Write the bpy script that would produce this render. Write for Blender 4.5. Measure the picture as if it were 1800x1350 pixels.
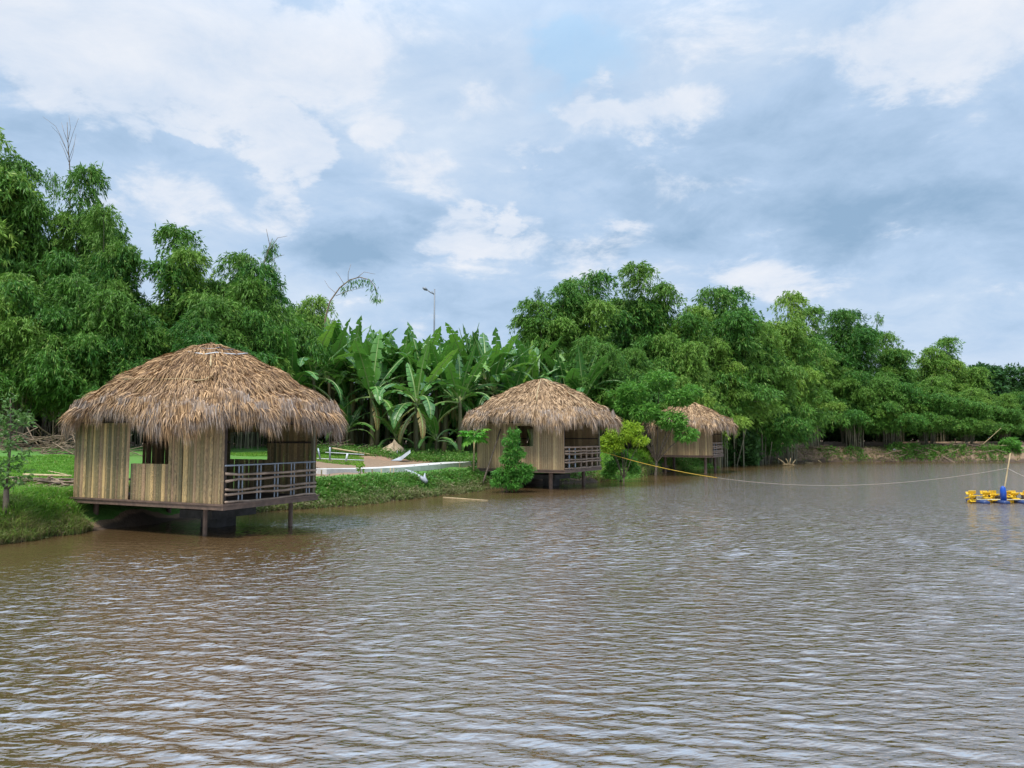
import bpy, math, random
import numpy as np

# ------------------------------------------------------------------ camera, light, exposure
SC = bpy.context.scene
for o in list(bpy.data.objects):
    bpy.data.objects.remove(o)
F, HZ, CH = 1300.0, 770.0, 2.44          # focal length (px of an 1800 px wide frame), horizon row, camera height
TILT = math.atan((HZ - 675.0) / F)
cam_d = bpy.data.cameras.new('camera'); cam = bpy.data.objects.new('camera', cam_d)
SC.collection.objects.link(cam)
cam_d.sensor_width = 36.0; cam_d.lens = 36.0 * F / 1800.0
cam_d.clip_start = 0.05; cam_d.clip_end = 5000.0
cam.location = (0, 0, CH); cam.rotation_euler = (math.pi / 2 + TILT, 0, 0)
SC.camera = cam
SC.view_settings.view_transform = 'Standard'
try: SC.view_settings.look = 'None'
except Exception: pass
SC.view_settings.exposure = 0.0; SC.view_settings.gamma = 1.0
SC.view_settings.use_curve_mapping = False
SC.cycles.max_bounces = 7; SC.cycles.diffuse_bounces = 3; SC.cycles.glossy_bounces = 3
SC.cycles.transmission_bounces = 4
SC.cycles.sample_clamp_direct = 3.0; SC.cycles.sample_clamp_indirect = 3.0

SUN_EL, SUN_AZ = 65.0, 205.0              # degrees; azimuth clockwise from +Y: behind the camera, a little to the left
SUN_POWER = 4.0
sun_d = bpy.data.lights.new('sun', 'SUN'); sun = bpy.data.objects.new('sun', sun_d)
SC.collection.objects.link(sun)
sun_d.energy = SUN_POWER; sun_d.angle = math.radians(12); sun_d.color = (1.0, 0.95, 0.87)
sun.rotation_euler = (math.radians(90 - SUN_EL), 0, math.radians(180 - SUN_AZ))

ct, st = math.cos(TILT), math.sin(TILT)
def ray(px, py):
    a, b = (px - 900.0) / F, (675.0 - py) / F
    return np.array((a, ct - b * st, st + b * ct))
def at(px, py, y):                         # the point seen at a photo pixel, y metres ahead
    d = ray(px, py); k = y / d[1]
    return np.array((d[0] * k, y, CH + d[2] * k))
def on_plane(px, py, z=0.0):
    d = ray(px, py); k = (z - CH) / d[2]
    return np.array((d[0] * k, d[1] * k, z))
def proj(p):
    x, y, z = p[0], p[1], p[2] - CH
    zc = y * ct + z * st; yc = -y * st + z * ct
    return 900 + F * x / zc, 675 - F * yc / zc

# ------------------------------------------------------------------ node helper
class N:
    def __init__(s, tree): s.t = tree; s.n = tree.nodes; s.l = tree.links
    def add(s, typ, **kw):
        nd = s.n.new(typ)
        for k, v in kw.items(): setattr(nd, k, v)
        return nd
    def put(s, sock, v):
        if v is None: return
        if isinstance(v, bpy.types.NodeSocket): s.l.new(v, sock)
        else:
            if hasattr(sock, 'default_value'):
                try: sock.default_value = v
                except Exception:
                    sock.default_value = tuple(v) + (1.0,)
    def math(s, op, a, b=None, c=None, clamp=False):
        nd = s.add('ShaderNodeMath', operation=op, use_clamp=clamp)
        s.put(nd.inputs[0], a); s.put(nd.inputs[1], b); s.put(nd.inputs[2], c)
        return nd.outputs[0]
    def mix(s, f, a, b, blend='MIX'):
        nd = s.add('ShaderNodeMix', data_type='RGBA', blend_type=blend)
        s.put(nd.inputs[0], f)
        for i, v in ((6, a), (7, b)):
            if isinstance(v, bpy.types.NodeSocket): s.l.new(v, nd.inputs[i])
            else: nd.inputs[i].default_value = tuple(v)[:3] + (1.0,)
        return nd.outputs[2]
    def noise(s, vec, scale, detail=3.0, rough=0.5, dist=0.0):
        nd = s.add('ShaderNodeTexNoise'); s.put(nd.inputs['Vector'], vec)
        nd.inputs['Scale'].default_value = scale; nd.inputs['Detail'].default_value = detail
        nd.inputs['Roughness'].default_value = rough; nd.inputs['Distortion'].default_value = dist
        return nd.outputs[0]
    def step(s, v, lo, hi, a=0.0, b=1.0):
        nd = s.add('ShaderNodeMapRange', interpolation_type='SMOOTHSTEP')
        s.put(nd.inputs[0], v); s.put(nd.inputs[1], lo); s.put(nd.inputs[2], hi); s.put(nd.inputs[3], a); s.put(nd.inputs[4], b)
        return nd.outputs[0]
    def ramp(s, v, stops):
        nd = s.add('ShaderNodeValToRGB'); s.put(nd.inputs[0], v)
        e = nd.color_ramp.elements
        while len(e) < len(stops): e.new(0.5)
        for q, (p, c) in zip(e, stops): q.position = p; q.color = tuple(c) + (1.0,)
        return nd.outputs[0]
    def mapping(s, vec, scale=(1, 1, 1), rot=(0, 0, 0), loc=(0, 0, 0)):
        nd = s.add('ShaderNodeMapping'); s.put(nd.inputs[0], vec)
        nd.inputs['Scale'].default_value = scale; nd.inputs['Rotation'].default_value = rot; nd.inputs['Location'].default_value = loc
        return nd.outputs[0]

# ------------------------------------------------------------------ sky
world = bpy.data.worlds.new('World'); SC.world = world; world.use_nodes = True
def build_sky():
    g = N(world.node_tree); g.n.clear()
    out = g.add('ShaderNodeOutputWorld'); bg = g.add('ShaderNodeBackground')
    bg.inputs[1].default_value = 0.122
    g.l.new(bg.outputs[0], out.inputs[0])
    sky = g.add('ShaderNodeTexSky', sky_type='NISHITA')
    sky.sun_disc = False; sky.sun_elevation = math.radians(SUN_EL); sky.sun_rotation = math.radians(SUN_AZ)
    sky.air_density = 1.0; sky.dust_density = 1.5; sky.altitude = 10
    tc = g.add('ShaderNodeTexCoord'); D = tc.outputs['Generated']
    sep = g.add('ShaderNodeSeparateXYZ'); g.l.new(D, sep.inputs[0])
    x, y, z = sep.outputs
    # flattened cloud coordinates
    zz = g.math('ADD', g.math('MAXIMUM', z, 0.0), 0.30)
    cx = g.math('DIVIDE', x, zz); cy = g.math('DIVIDE', y, zz)
    cv = g.add('ShaderNodeCombineXYZ'); g.put(cv.inputs[0], cx); g.put(cv.inputs[1], cy); g.put(cv.inputs[2], g.math('MULTIPLY', z, 1.5))
    C = cv.outputs[0]
    big = g.noise(C, 1.3, 5, 0.52, 0.3)
    mid = g.noise(g.mapping(C, loc=(4.1, 2.7, 0.4)), 3.0, 8, 0.55, 0.35)
    fine = g.noise(g.mapping(C, loc=(1.3, 7.7, 2.4)), 6.0, 10, 0.66, 0.35)
    wob = g.noise(g.mapping(D, scale=(1, 1, 1.6)), 7.0, 6, 0.6, 0.0)
    wob2 = g.noise(g.mapping(D, scale=(1, 1, 1.6), loc=(3.3, 1.7, 5.1)), 7.0, 6, 0.6, 0.0)
    az = g.math('MULTIPLY', g.math('ARCTAN2', x, y), 57.2958)
    el = g.math('MULTIPLY', g.math('ARCSINE', z), 57.2958)
    az = g.math('ADD', az, g.math('MULTIPLY_ADD', wob, 11.0, -5.5))
    el = g.math('ADD', el, g.math('MULTIPLY_ADD', wob2, 8.0, -4.0))
    def blobs(lst):
        acc = None
        for (px, py, rx, ry, w) in lst:
            d = ray(px, py); d = d / np.linalg.norm(d)
            a0 = math.degrees(math.atan2(d[0], d[1])); e0 = math.degrees(math.asin(d[2]))
            sa = math.degrees(rx / F); se = math.degrees(ry / F)
            m1 = g.math('MULTIPLY_ADD', az, 1 / sa, -a0 / sa); m2 = g.math('MULTIPLY_ADD', el, 1 / se, -e0 / se)
            q = g.math('MULTIPLY_ADD', m2, m2, g.math('MULTIPLY', m1, m1))
            v = g.math('SUBTRACT', 1.0, q, clamp=True)
            acc = g.math('MULTIPLY', v, w) if acc is None else g.math('MULTIPLY_ADD', v, w, acc)
        return acc
    white = blobs([(330, 95, 330, 135, .75), (90, 120, 220, 110, .45), (430, 50, 260, 120, .35), (530, 262, 85, 62, .85), (870, 180, 90, 62, .55),
                   (1130, 205, 200, 62, .62), (1030, 170, 75, 50, .5), (740, 60, 200, 90, .35), (790, 390, 130, 52, .6), (830, 355, 55, 26, .4),
                   (960, 275, 90, 26, .45), (270, 360, 190, 48, .42), (1650, 50, 240, 90, .5), (1250, 30, 200, 80, .3),
                   (1400, 495, 170, 50, .38), (510, 365, 45, 55, .35), (940, 400, 60, 50, .3), (690, 190, 60, 40, .3), (1000, 440, 260, 40, .3), (690, 230, 70, 40, .35), (350, 240, 60, 22, .45), (240, 240, 50, 30, .35), (905, 375, 28, 30, .45), (760, 320, 90, 30, .3), (1100, 390, 60, 22, .35), (850, 450, 80, 30, .35), (1190, 330, 120, 35, .25), (120, 40, 120, 60, .4), (1500, 120, 120, 60, .3)])
    dark = blobs([(1430, 300, 380, 170, .62), (1520, 380, 300, 70, .45), (620, 425, 150, 48, .6), (420, 205, 420, 36, .42), (200, 260, 260, 55, .3),
                  (1010, 300, 200, 40, .35), (560, 325, 260, 50, .3), (1700, 430, 220, 120, .35), (1060, 430, 80, 28, .4), (600, 60, 40, 90, .35)])
    hole = blobs([(1070, 95, 130, 80, .85), (965, 160, 60, 95, .85), (1000, 70, 110, 60, .5)])
    # overcast veil: darker blue-grey to pale
    v = g.math('SUBTRACT', g.math('MULTIPLY_ADD', big, 1.5, -0.28), g.math('MULTIPLY', dark, 0.62))
    v = g.math('ADD', v, g.math('ADD', g.math('MULTIPLY_ADD', mid, 1.0, -0.38), g.math('MULTIPLY_ADD', fine, .8, -.4)), clamp=True)
    veil = g.ramp(v, [(0.0, (2.45, 3.75, 5.35)), (0.5, (4.05, 5.35, 7.1)), (1.0, (5.75, 6.65, 7.85))])
    clear = g.mix(0.8, sky.outputs[0], (3.6, 6.3, 9.0))
    hf = g.step(g.math('ADD', hole, g.math('ADD', g.math('MULTIPLY_ADD', mid, 1.6, -0.8), g.math('MULTIPLY_ADD', fine, 1.4, -0.7))), 0.2, 1.1)
    base = g.mix(g.math('MULTIPLY', hf, 0.5), veil, clear)
    base = g.mix(0.06, base, sky.outputs[0])
    # puffy white parts
    wf = g.math('ADD', white, g.math('MULTIPLY_ADD', mid, 1.7, -0.88))
    wf = g.math('ADD', wf, g.math('MULTIPLY_ADD', fine, 1.2, -0.58))
    wf = g.step(wf, 0.10, 0.52)
    wcol = g.mix(g.math('MULTIPLY_ADD', g.math('ADD', g.math('MULTIPLY', fine, .6), g.math('MULTIPLY', mid, .4)), 3.0, -1.1, clamp=True), (5.3, 6.15, 7.4), (7.4, 7.55, 7.95))
    col = g.mix(g.math('MULTIPLY', wf, 0.9), base, wcol)
    # pale band of air just above the horizon
    hb = g.step(z, 0.0, 0.16, 0.55, 0.0)
    col = g.mix(hb, col, (4.6, 5.6, 7.3))
    # an overcast sky grows brighter towards the zenith
    zen = g.step(z, 0.44, 0.88, 1.0, 2.4)
    vm = g.add('ShaderNodeVectorMath', operation='SCALE'); g.l.new(col, vm.inputs[0]); g.put(vm.inputs['Scale'], zen); col = vm.outputs[0]
    g.l.new(col, bg.inputs[0])
build_sky()

# ------------------------------------------------------------------ mesh helpers
COL = SC.collection.objects
def unit(a):
    n = np.linalg.norm(a, axis=-1, keepdims=True); n[n == 0] = 1; return a / n
class Geo:
    def __init__(s): s.v = []; s.q = []; s.t = []; s.n = 0; s.qm = []; s.tm = []; s.att = []
    def add(s, V, Q=None, T=None, mat=0, att=0.0):
        V = np.asarray(V, float).reshape(-1, 3)
        s.v.append(V)
        a = np.asarray(att, float); s.att.append(np.full(len(V), float(a)) if a.ndim == 0 else a)
        if Q is not None and len(Q): s.q.append(np.asarray(Q, int) + s.n); s.qm.append(np.full(len(Q), mat))
        if T is not None and len(T): s.t.append(np.asarray(T, int) + s.n); s.tm.append(np.full(len(T), mat))
        s.n += len(V); return s
    def mesh(s, name, mats, smooth=False):
        me = bpy.data.meshes.new(name)
        V = np.concatenate(s.v) if s.v else np.zeros((0, 3))
        Q = np.concatenate(s.q) if s.q else np.zeros((0, 4), int)
        T = np.concatenate(s.t) if s.t else np.zeros((0, 3), int)
        me.vertices.add(len(V)); me.vertices.foreach_set('co', V.astype(np.float32).ravel())
        nl = Q.size + T.size; npoly = len(Q) + len(T)
        me.loops.add(nl); me.polygons.add(npoly)
        me.loops.foreach_set('vertex_index', np.concatenate([Q.ravel(), T.ravel()]).astype(np.int32))
        ls = np.concatenate([np.arange(len(Q)) * 4, Q.size + np.arange(len(T)) * 3]).astype(np.int32)
        me.polygons.foreach_set('loop_start', ls)
        mi = np.concatenate((s.qm if s.qm else []) + (s.tm if s.tm else [])) if npoly else np.zeros(0)
        if not isinstance(mats, (list, tuple)): mats = [mats]
        for m in mats: me.materials.append(m)
        me.polygons.foreach_set('material_index', mi.astype(np.int32))
        me.polygons.foreach_set('use_smooth', np.full(npoly, bool(smooth)))
        at_ = me.attributes.new('tint', 'FLOAT', 'POINT'); at_.data.foreach_set('value', np.concatenate(s.att).astype(np.float32))
        me.update(calc_edges=True)
        return me
def tag(o, label=None, cat=None, group=None, kind=None):
    if label: o['label'] = label
    if cat: o['category'] = cat
    if group: o['group'] = group
    if kind: o['kind'] = kind
    return o
def obj(name, me, parent=None, loc=(0, 0, 0), rot=(0, 0, 0), scale=(1, 1, 1)):
    o = bpy.data.objects.new(name, me); COL.link(o)
    if parent is not None: o.parent = parent
    o.location = loc; o.rotation_euler = rot; o.scale = scale
    return o
def empty(name, label, cat, loc=(0, 0, 0), rz=0.0, group=None):
    o = bpy.data.objects.new(name, None); COL.link(o); o.empty_display_size = 0.2
    o.location = tuple(float(c) for c in loc); o.rotation_euler = (0, 0, rz)
    return tag(o, label, cat, group)
def tube(pts, rad, n=6, cap=True):
    P = np.asarray(pts, float); m = len(P)
    R = np.full(m, rad) if np.isscalar(rad) else np.asarray(rad, float)
    Tn = unit(np.gradient(P, axis=0))
    ref = np.array((0, 0, 1.0)) if abs(Tn[:, 2]).mean() < 0.8 else np.array((1.0, 0, 0))
    A = unit(np.cross(Tn, ref)); B = np.cross(Tn, A)
    th = np.arange(n) * 2 * math.pi / n
    V = (P[:, None] + R[:, None, None] * (np.cos(th)[None, :, None] * A[:, None] + np.sin(th)[None, :, None] * B[:, None])).reshape(-1, 3)
    i = np.arange(m - 1)[:, None] * n; j = np.arange(n)[None, :]; k = (j + 1) % n
    Q = np.stack([i + j, i + k, i + n + k, i + n + j], -1).reshape(-1, 4)
    T = []
    if cap:
        V = np.vstack([V, P[0], P[-1]]); a, b = m * n, m * n + 1
        T = [(a, (q + 1) % n, q) for q in range(n)] + [(b, (m - 1) * n + q, (m - 1) * n + (q + 1) % n) for q in range(n)]
    return V, Q, np.array(T, int).reshape(-1, 3)
def box(x0, x1, y0, y1, z0, z1):
    V = np.array([(x, y, z) for z in (z0, z1) for y in (y0, y1) for x in (x0, x1)], float)
    Q = np.array([(0, 2, 3, 1), (4, 5, 7, 6), (0, 1, 5, 4), (2, 6, 7, 3), (0, 4, 6, 2), (1, 3, 7, 5)])
    return V, Q
def rot_z(V, a):
    c, s = math.cos(a), math.sin(a); V = np.asarray(V, float)
    return np.stack([V[:, 0] * c - V[:, 1] * s, V[:, 0] * s + V[:, 1] * c, V[:, 2]], 1)
def leaf_quads(pos, axis, side, L, W, mid=0.42):
    n = len(pos); L = np.broadcast_to(np.asarray(L, float), n)[:, None]; W = np.broadcast_to(np.asarray(W, float), n)[:, None]
    m = pos + axis * L * mid
    V = np.stack([pos, m + side * W * .5, pos + axis * L + np.array((0, 0, -0.06)) * L, m - side * W * .5], 1).reshape(-1, 3)
    Q = np.arange(4 * n).reshape(-1, 4)
    return V, Q
def sprays(rng, P, out, k, L, W, droop, spread=0.7, jit=0.06):
    """k leaves fanning from each point P, heading along OUT and down."""
    n = len(P); pos = np.repeat(P, k, 0) + rng.normal(0, jit, (n * k, 3))
    ax = unit(np.repeat(out, k, 0) + rng.normal(0, spread, (n * k, 3)) + np.array((0, 0, -droop)))
    side = unit(np.cross(ax, rng.normal(0, 1, (n * k, 3)) + np.array((0, 0, 1.2))))
    return leaf_quads(pos, ax, side, rng.uniform(.65, 1.25, n * k) * L, rng.uniform(.75, 1.25, n * k) * W)
def sphere_dirs(rng, n): return unit(rng.normal(0, 1, (n, 3)))

# ------------------------------------------------------------------ materials
def new_mat(name):
    m = bpy.data.materials.new(name); m.use_nodes = True; g = N(m.node_tree); g.n.clear()
    out = g.add('ShaderNodeOutputMaterial'); p = g.add('ShaderNodeBsdfPrincipled'); g.l.new(p.outputs[0], out.inputs[0])
    return m, g, p, out
def leaf_mat(name, a, b, c=None, transl=0.28, rough=0.5, vary=0.25, tint_col=None):
    m, g, p, out = new_mat(name)
    geo = g.add('ShaderNodeNewGeometry'); oi = g.add('ShaderNodeObjectInfo'); at_ = g.add('ShaderNodeAttribute', attribute_name='tint')
    r = geo.outputs['Random Per Island']
    col = g.mix(r, a, b)
    if c: col = g.mix(g.step(r, 0.9, 1.0), col, c)
    if tint_col: col = g.mix(at_.outputs['Fac'], col, tint_col)
    hs = g.add('ShaderNodeHueSaturation'); g.put(hs.inputs['Color'], col)
    g.put(hs.inputs['Value'], g.math('MULTIPLY_ADD', oi.outputs['Random'], 2 * vary, 1 - vary))
    g.put(hs.inputs['Hue'], g.math('MULTIPLY_ADD', oi.outputs['Random'], -0.03, 0.515))
    col = hs.outputs[0]
    g.put(p.inputs['Base Color'], col); p.inputs['Roughness'].default_value = rough
    p.inputs['Specular IOR Level'].default_value = 0.22
    if transl:
        tr = g.add('ShaderNodeBsdfTranslucent'); g.put(tr.inputs[0], g.mix(0.5, col, tuple(min(1, v * 1.6) for v in b)))
        mx = g.add('ShaderNodeMixShader'); mx.inputs[0].default_value = transl
        g.l.new(p.outputs[0], mx.inputs[1]); g.l.new(tr.outputs[0], mx.inputs[2]); g.l.new(mx.outputs[0], out.inputs[0])
    return m
def plain_mat(name, a, b=None, scale=8.0, rough=0.7, stretch=(1, 1, 1), bump=0.0, metal=0.0, vary=0.0, detail=4):
    m, g, p, out = new_mat(name)
    tc = g.add('ShaderNodeTexCoord'); vec = g.mapping(tc.outputs['Object'], scale=stretch)
    nz = g.noise(vec, scale, detail, 0.6)
    col = g.mix(g.step(nz, 0.3, 0.7), a, b or tuple(v * 0.7 for v in a))
    if vary:
        oi = g.add('ShaderNodeObjectInfo'); hs = g.add('ShaderNodeHueSaturation'); g.put(hs.inputs['Color'], col)
        g.put(hs.inputs['Value'], g.math('MULTIPLY_ADD', oi.outputs['Random'], 2 * vary, 1 - vary)); col = hs.outputs[0]
    g.put(p.inputs['Base Color'], col); p.inputs['Roughness'].default_value = rough; p.inputs['Metallic'].default_value = metal
    if bump:
        b_ = g.add('ShaderNodeBump'); b_.inputs['Strength'].default_value = bump; b_.inputs['Distance'].default_value = 0.02
        g.put(b_.inputs['Height'], nz); g.l.new(b_.outputs[0], p.inputs['Normal'])
    return m
def bamboo_wall_mat(name, stops, mott=(.06, .052, .028), amt=.6):
    """Split bamboo: a tone per piece, mottled bark, pale node rings."""
    m, g, p, out = new_mat(name)
    tc = g.add('ShaderNodeTexCoord'); oi = g.add('ShaderNodeObjectInfo'); rnd = oi.outputs['Random']
    col = g.ramp(rnd, stops)
    off = g.add('ShaderNodeCombineXYZ'); g.put(off.inputs[0], g.math('MULTIPLY', rnd, 91.0)); g.put(off.inputs[2], g.math('MULTIPLY', rnd, 37.0))
    va = g.add('ShaderNodeVectorMath', operation='ADD'); g.l.new(tc.outputs['Object'], va.inputs[0]); g.l.new(off.outputs[0], va.inputs[1])
    v = va.outputs[0]
    n1 = g.noise(g.mapping(v, scale=(1.1, 1.1, 7)), 3.0, 6, 0.7)
    n2 = g.noise(g.mapping(v, scale=(6, 6, 1.6)), 1.5, 3, 0.5)
    ka = g.math('FRACT', g.math('MULTIPLY', rnd, 17.3))
    col = g.mix(g.math('MULTIPLY', g.step(n1, 0.42, 0.62), g.math('MULTIPLY_ADD', ka, amt * .7, amt * .25)), col, mott)
    col = g.mix(g.math('MULTIPLY', g.step(n2, 0.35, 0.75), 0.2), col, (.10, .075, .045))
    sp = g.add('ShaderNodeSeparateXYZ'); g.l.new(v, sp.inputs[0])
    ph = g.math('FRACT', g.math('MULTIPLY_ADD', sp.outputs[2], 3.6, g.math('MULTIPLY', n1, .3)))
    ring = g.math('SUBTRACT', 1.0, g.step(g.math('ABSOLUTE', g.math('SUBTRACT', ph, 0.5)), 0.008, 0.03))
    col = g.mix(g.math('MULTIPLY', g.math('MULTIPLY', ring, 0.45), n2), col, (.50, .43, .28))
    g.put(p.inputs['Base Color'], col); p.inputs['Roughness'].default_value = 0.6
    b_ = g.add('ShaderNodeBump'); b_.inputs['Strength'].default_value = 0.5; b_.inputs['Distance'].default_value = 0.01
    g.put(b_.inputs['Height'], g.math('ADD', n1, g.math('MULTIPLY', ring, 1.2))); g.l.new(b_.outputs[0], p.inputs['Normal'])
    return m
def thatch_mat(name, tan, brown, grey):
    m, g, p, out = new_mat(name)
    geo = g.add('ShaderNodeNewGeometry'); at_ = g.add('ShaderNodeAttribute', attribute_name='tint'); tc = g.add('ShaderNodeTexCoord')
    r = geo.outputs['Random Per Island']
    col = g.ramp(r, [(0.0, tuple(v * .55 for v in brown)), (0.3, brown), (0.65, tan), (0.93, tuple(min(.75, v * 1.25) for v in tan)), (1.0, tuple(v * 1.5 for v in tan))])
    nz = g.noise(tc.outputs['Object'], 1.6, 4, 0.6)
    col = g.mix(g.math('MULTIPLY', g.step(nz, 0.5, 0.75), 0.5), col, brown)
    gr = g.mix(r, tuple(v * .6 for v in grey), tuple(v * 1.2 for v in grey))
    gf = g.math('MULTIPLY', at_.outputs['Fac'], g.step(g.noise(tc.outputs['Object'], 2.3, 3, 0.6), 0.36, 0.6))
    col = g.mix(gf, col, gr)
    g.put(p.inputs['Base Color'], col); p.inputs['Roughness'].default_value = 0.75
    p.inputs['Specular IOR Level'].default_value = 0.25
    return m

M = {}
M['bamboo_leaf'] = leaf_mat('bamboo_leaf', (.022, .085, .014), (.112, .285, .038), (.23, .30, .07), .20, .5, .25, (.205, .325, .042))
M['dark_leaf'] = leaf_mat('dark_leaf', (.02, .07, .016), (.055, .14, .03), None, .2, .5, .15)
M['banana_leaf'] = None
M['tree_leaf'] = leaf_mat('tree_leaf', (.06, .18, .028), (.145, .34, .048), (.24, .36, .08), .34, .45, .1)
M['lime_leaf'] = leaf_mat('lime_leaf', (.13, .28, .02), (.27, .40, .03), None, .35, .5, .1)
M['papaya_leaf'] = leaf_mat('papaya_leaf', (.07, .24, .02), (.14, .36, .04), (.40, .38, .03), .35, .5, .05)
M['sapling_leaf'] = leaf_mat('sapling_leaf', (.07, .15, .035), (.15, .26, .07), (.30, .33, .2), .3, .35, .1)
M['grass'] = leaf_mat('grass_blade', (.07, .20, .02), (.17, .36, .04), (.36, .31, .13), .34, .55, .05, (.22, .17, .085))
M['lime_grass'] = leaf_mat('lime_grass_blade', (.11, .28, .02), (.22, .44, .045), None, .36, .55, .05, (.22, .17, .085))
M['weed'] = leaf_mat('weed_leaf', (.055, .16, .022), (.16, .30, .05), (.28, .25, .12), .34, .5, .05, (.20, .16, .085))
M['culm'] = plain_mat('bamboo_culm', (.20, .19, .11), (.11, .10, .06), 3, .6, (1, 1, .3), vary=.3)
M['bark'] = plain_mat('bark', (.16, .12, .085), (.07, .055, .04), 14, .85, (1, 1, .3), .6)
M['dry_stick'] = plain_mat('dry_stick', (.26, .19, .12), (.13, .09, .06), 6, .8, (1, 1, 1), .2, vary=.4)
M['pale_pole'] = plain_mat('pale_bamboo_pole', (.50, .38, .20), (.34, .25, .13), 5, .6, vary=.15)
M['rust_steel'] = plain_mat('rusty_steel', (.16, .10, .07), (.09, .058, .042), 6, .65, bump=.2)
M['grey_steel'] = plain_mat('galvanised_steel', (.33, .37, .42), (.24, .27, .31), 9, .45, metal=.3)
M['rail_wood'] = plain_mat('debarked_rail', (.36, .26, .19), (.20, .14, .10), 7, .75, (.5, .5, 1), .4, vary=.2)
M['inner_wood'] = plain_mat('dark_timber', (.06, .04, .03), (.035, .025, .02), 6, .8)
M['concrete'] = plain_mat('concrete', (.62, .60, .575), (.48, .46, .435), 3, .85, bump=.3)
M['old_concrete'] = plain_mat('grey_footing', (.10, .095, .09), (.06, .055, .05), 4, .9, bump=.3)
M['soil'] = plain_mat('loose_soil', (.32, .20, .125), (.22, .135, .085), 5, .95, bump=.6)
M['sand'] = plain_mat('sand', (.46, .36, .25), (.38, .29, .19), 8, .95, bump=.3)
M['white_plastic'] = plain_mat('white_plastic', (.70, .71, .72), (.52, .54, .56), 5, .5)
M['grey_plastic'] = plain_mat('grey_plastic', (.42, .44, .47), (.30, .31, .34), 5, .45)
M['yellow_plastic'] = plain_mat('yellow_plastic', (.74, .46, .012), (.62, .36, .01), 4, .42)
M['navy_plastic'] = plain_mat('navy_plastic', (.012, .035, .13), (.02, .04, .11), 4, .4)
M['blue_plastic'] = plain_mat('blue_plastic', (.008, .07, .38), (.008, .055, .30), 3, .35)
M['cream_pipe'] = plain_mat('cream_pipe', (.62, .57, .36), (.52, .46, .28), 3, .45)
M['yellow_rope'] = plain_mat('yellow_rope', (.55, .36, .03), (.45, .28, .02), 20, .7)
M['pale_rope'] = plain_mat('pale_rope', (.40, .37, .30), (.34, .31, .24), 20, .8)
M['stem'] = plain_mat('banana_stem', (.13, .14, .055), (.10, .065, .035), 3, .55, (1, 1, .35), .2, vary=.3)
M['wall_mottled'] = bamboo_wall_mat('mottled_split_bamboo', [(0, (.15, .125, .055)), (.22, (.24, .185, .08)), (.42, (.42, .305, .14)), (.55, (.25, .16, .085)), (.72, (.50, .35, .16)), (.86, (.42, .26, .15)), (.92, (.68, .47, .20)), (1, (.66, .44, .19))], amt=.7)
M['wall_tan'] = bamboo_wall_mat('tan_split_bamboo', [(0, (.25, .17, .085)), (.3, (.38, .27, .14)), (.55, (.30, .195, .10)), (.8, (.46, .33, .17)), (1, (.56, .41, .21))], (.17, .13, .08), .5)
M['thatch'] = thatch_mat('palm_thatch', (.425, .265, .135), (.195, .11, .055), (.37, .33, .31))
M['thatch_old'] = thatch_mat('weathered_thatch', (.45, .30, .17), (.24, .15, .08), (.35, .305, .28))
M['thatch_core'] = plain_mat('thatch_core', (.13, .085, .045), (.08, .05, .03), 20, .95)
M['lamp_grey'] = plain_mat('lamp_grey', (.22, .25, .28), (.18, .2, .23), 4, .5)

def banana_mat():
    m, g, p, out = new_mat('banana_blade')
    at_ = g.add('ShaderNodeAttribute', attribute_name='tint'); oi = g.add('ShaderNodeObjectInfo'); tc = g.add('ShaderNodeTexCoord')
    rnd = oi.outputs['Random']
    col = g.ramp(rnd, [(0, (.04, .135, .026)), (.5, (.065, .20, .034)), (.8, (.11, .29, .042)), (.95, (.19, .38, .045)), (1, (.24, .40, .05))])
    wv = g.noise(g.mapping(tc.outputs['Object'], scale=(14, .6, .6)), 2.0, 2, .5)
    col = g.mix(g.math('MULTIPLY', wv, .35), col, (.08, .17, .05))
    col = g.mix(g.step(at_.outputs['Fac'], .5, .9), col, (.26, .20, .07))
    g.put(p.inputs['Base Color'], col); p.inputs['Roughness'].default_value = .38
    tr = g.add('ShaderNodeBsdfTranslucent'); g.put(tr.inputs[0], g.mix(.5, col, (.14, .34, .03)))
    mx = g.add('ShaderNodeMixShader'); mx.inputs[0].default_value = .3
    g.l.new(p.outputs[0], mx.inputs[1]); g.l.new(tr.outputs[0], mx.inputs[2]); g.l.new(mx.outputs[0], out.inputs[0])
    return m
M['banana_leaf'] = banana_mat()
M['midrib'] = plain_mat('banana_midrib', (.26, .36, .12), (.2, .3, .09), 3, .45)

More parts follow.
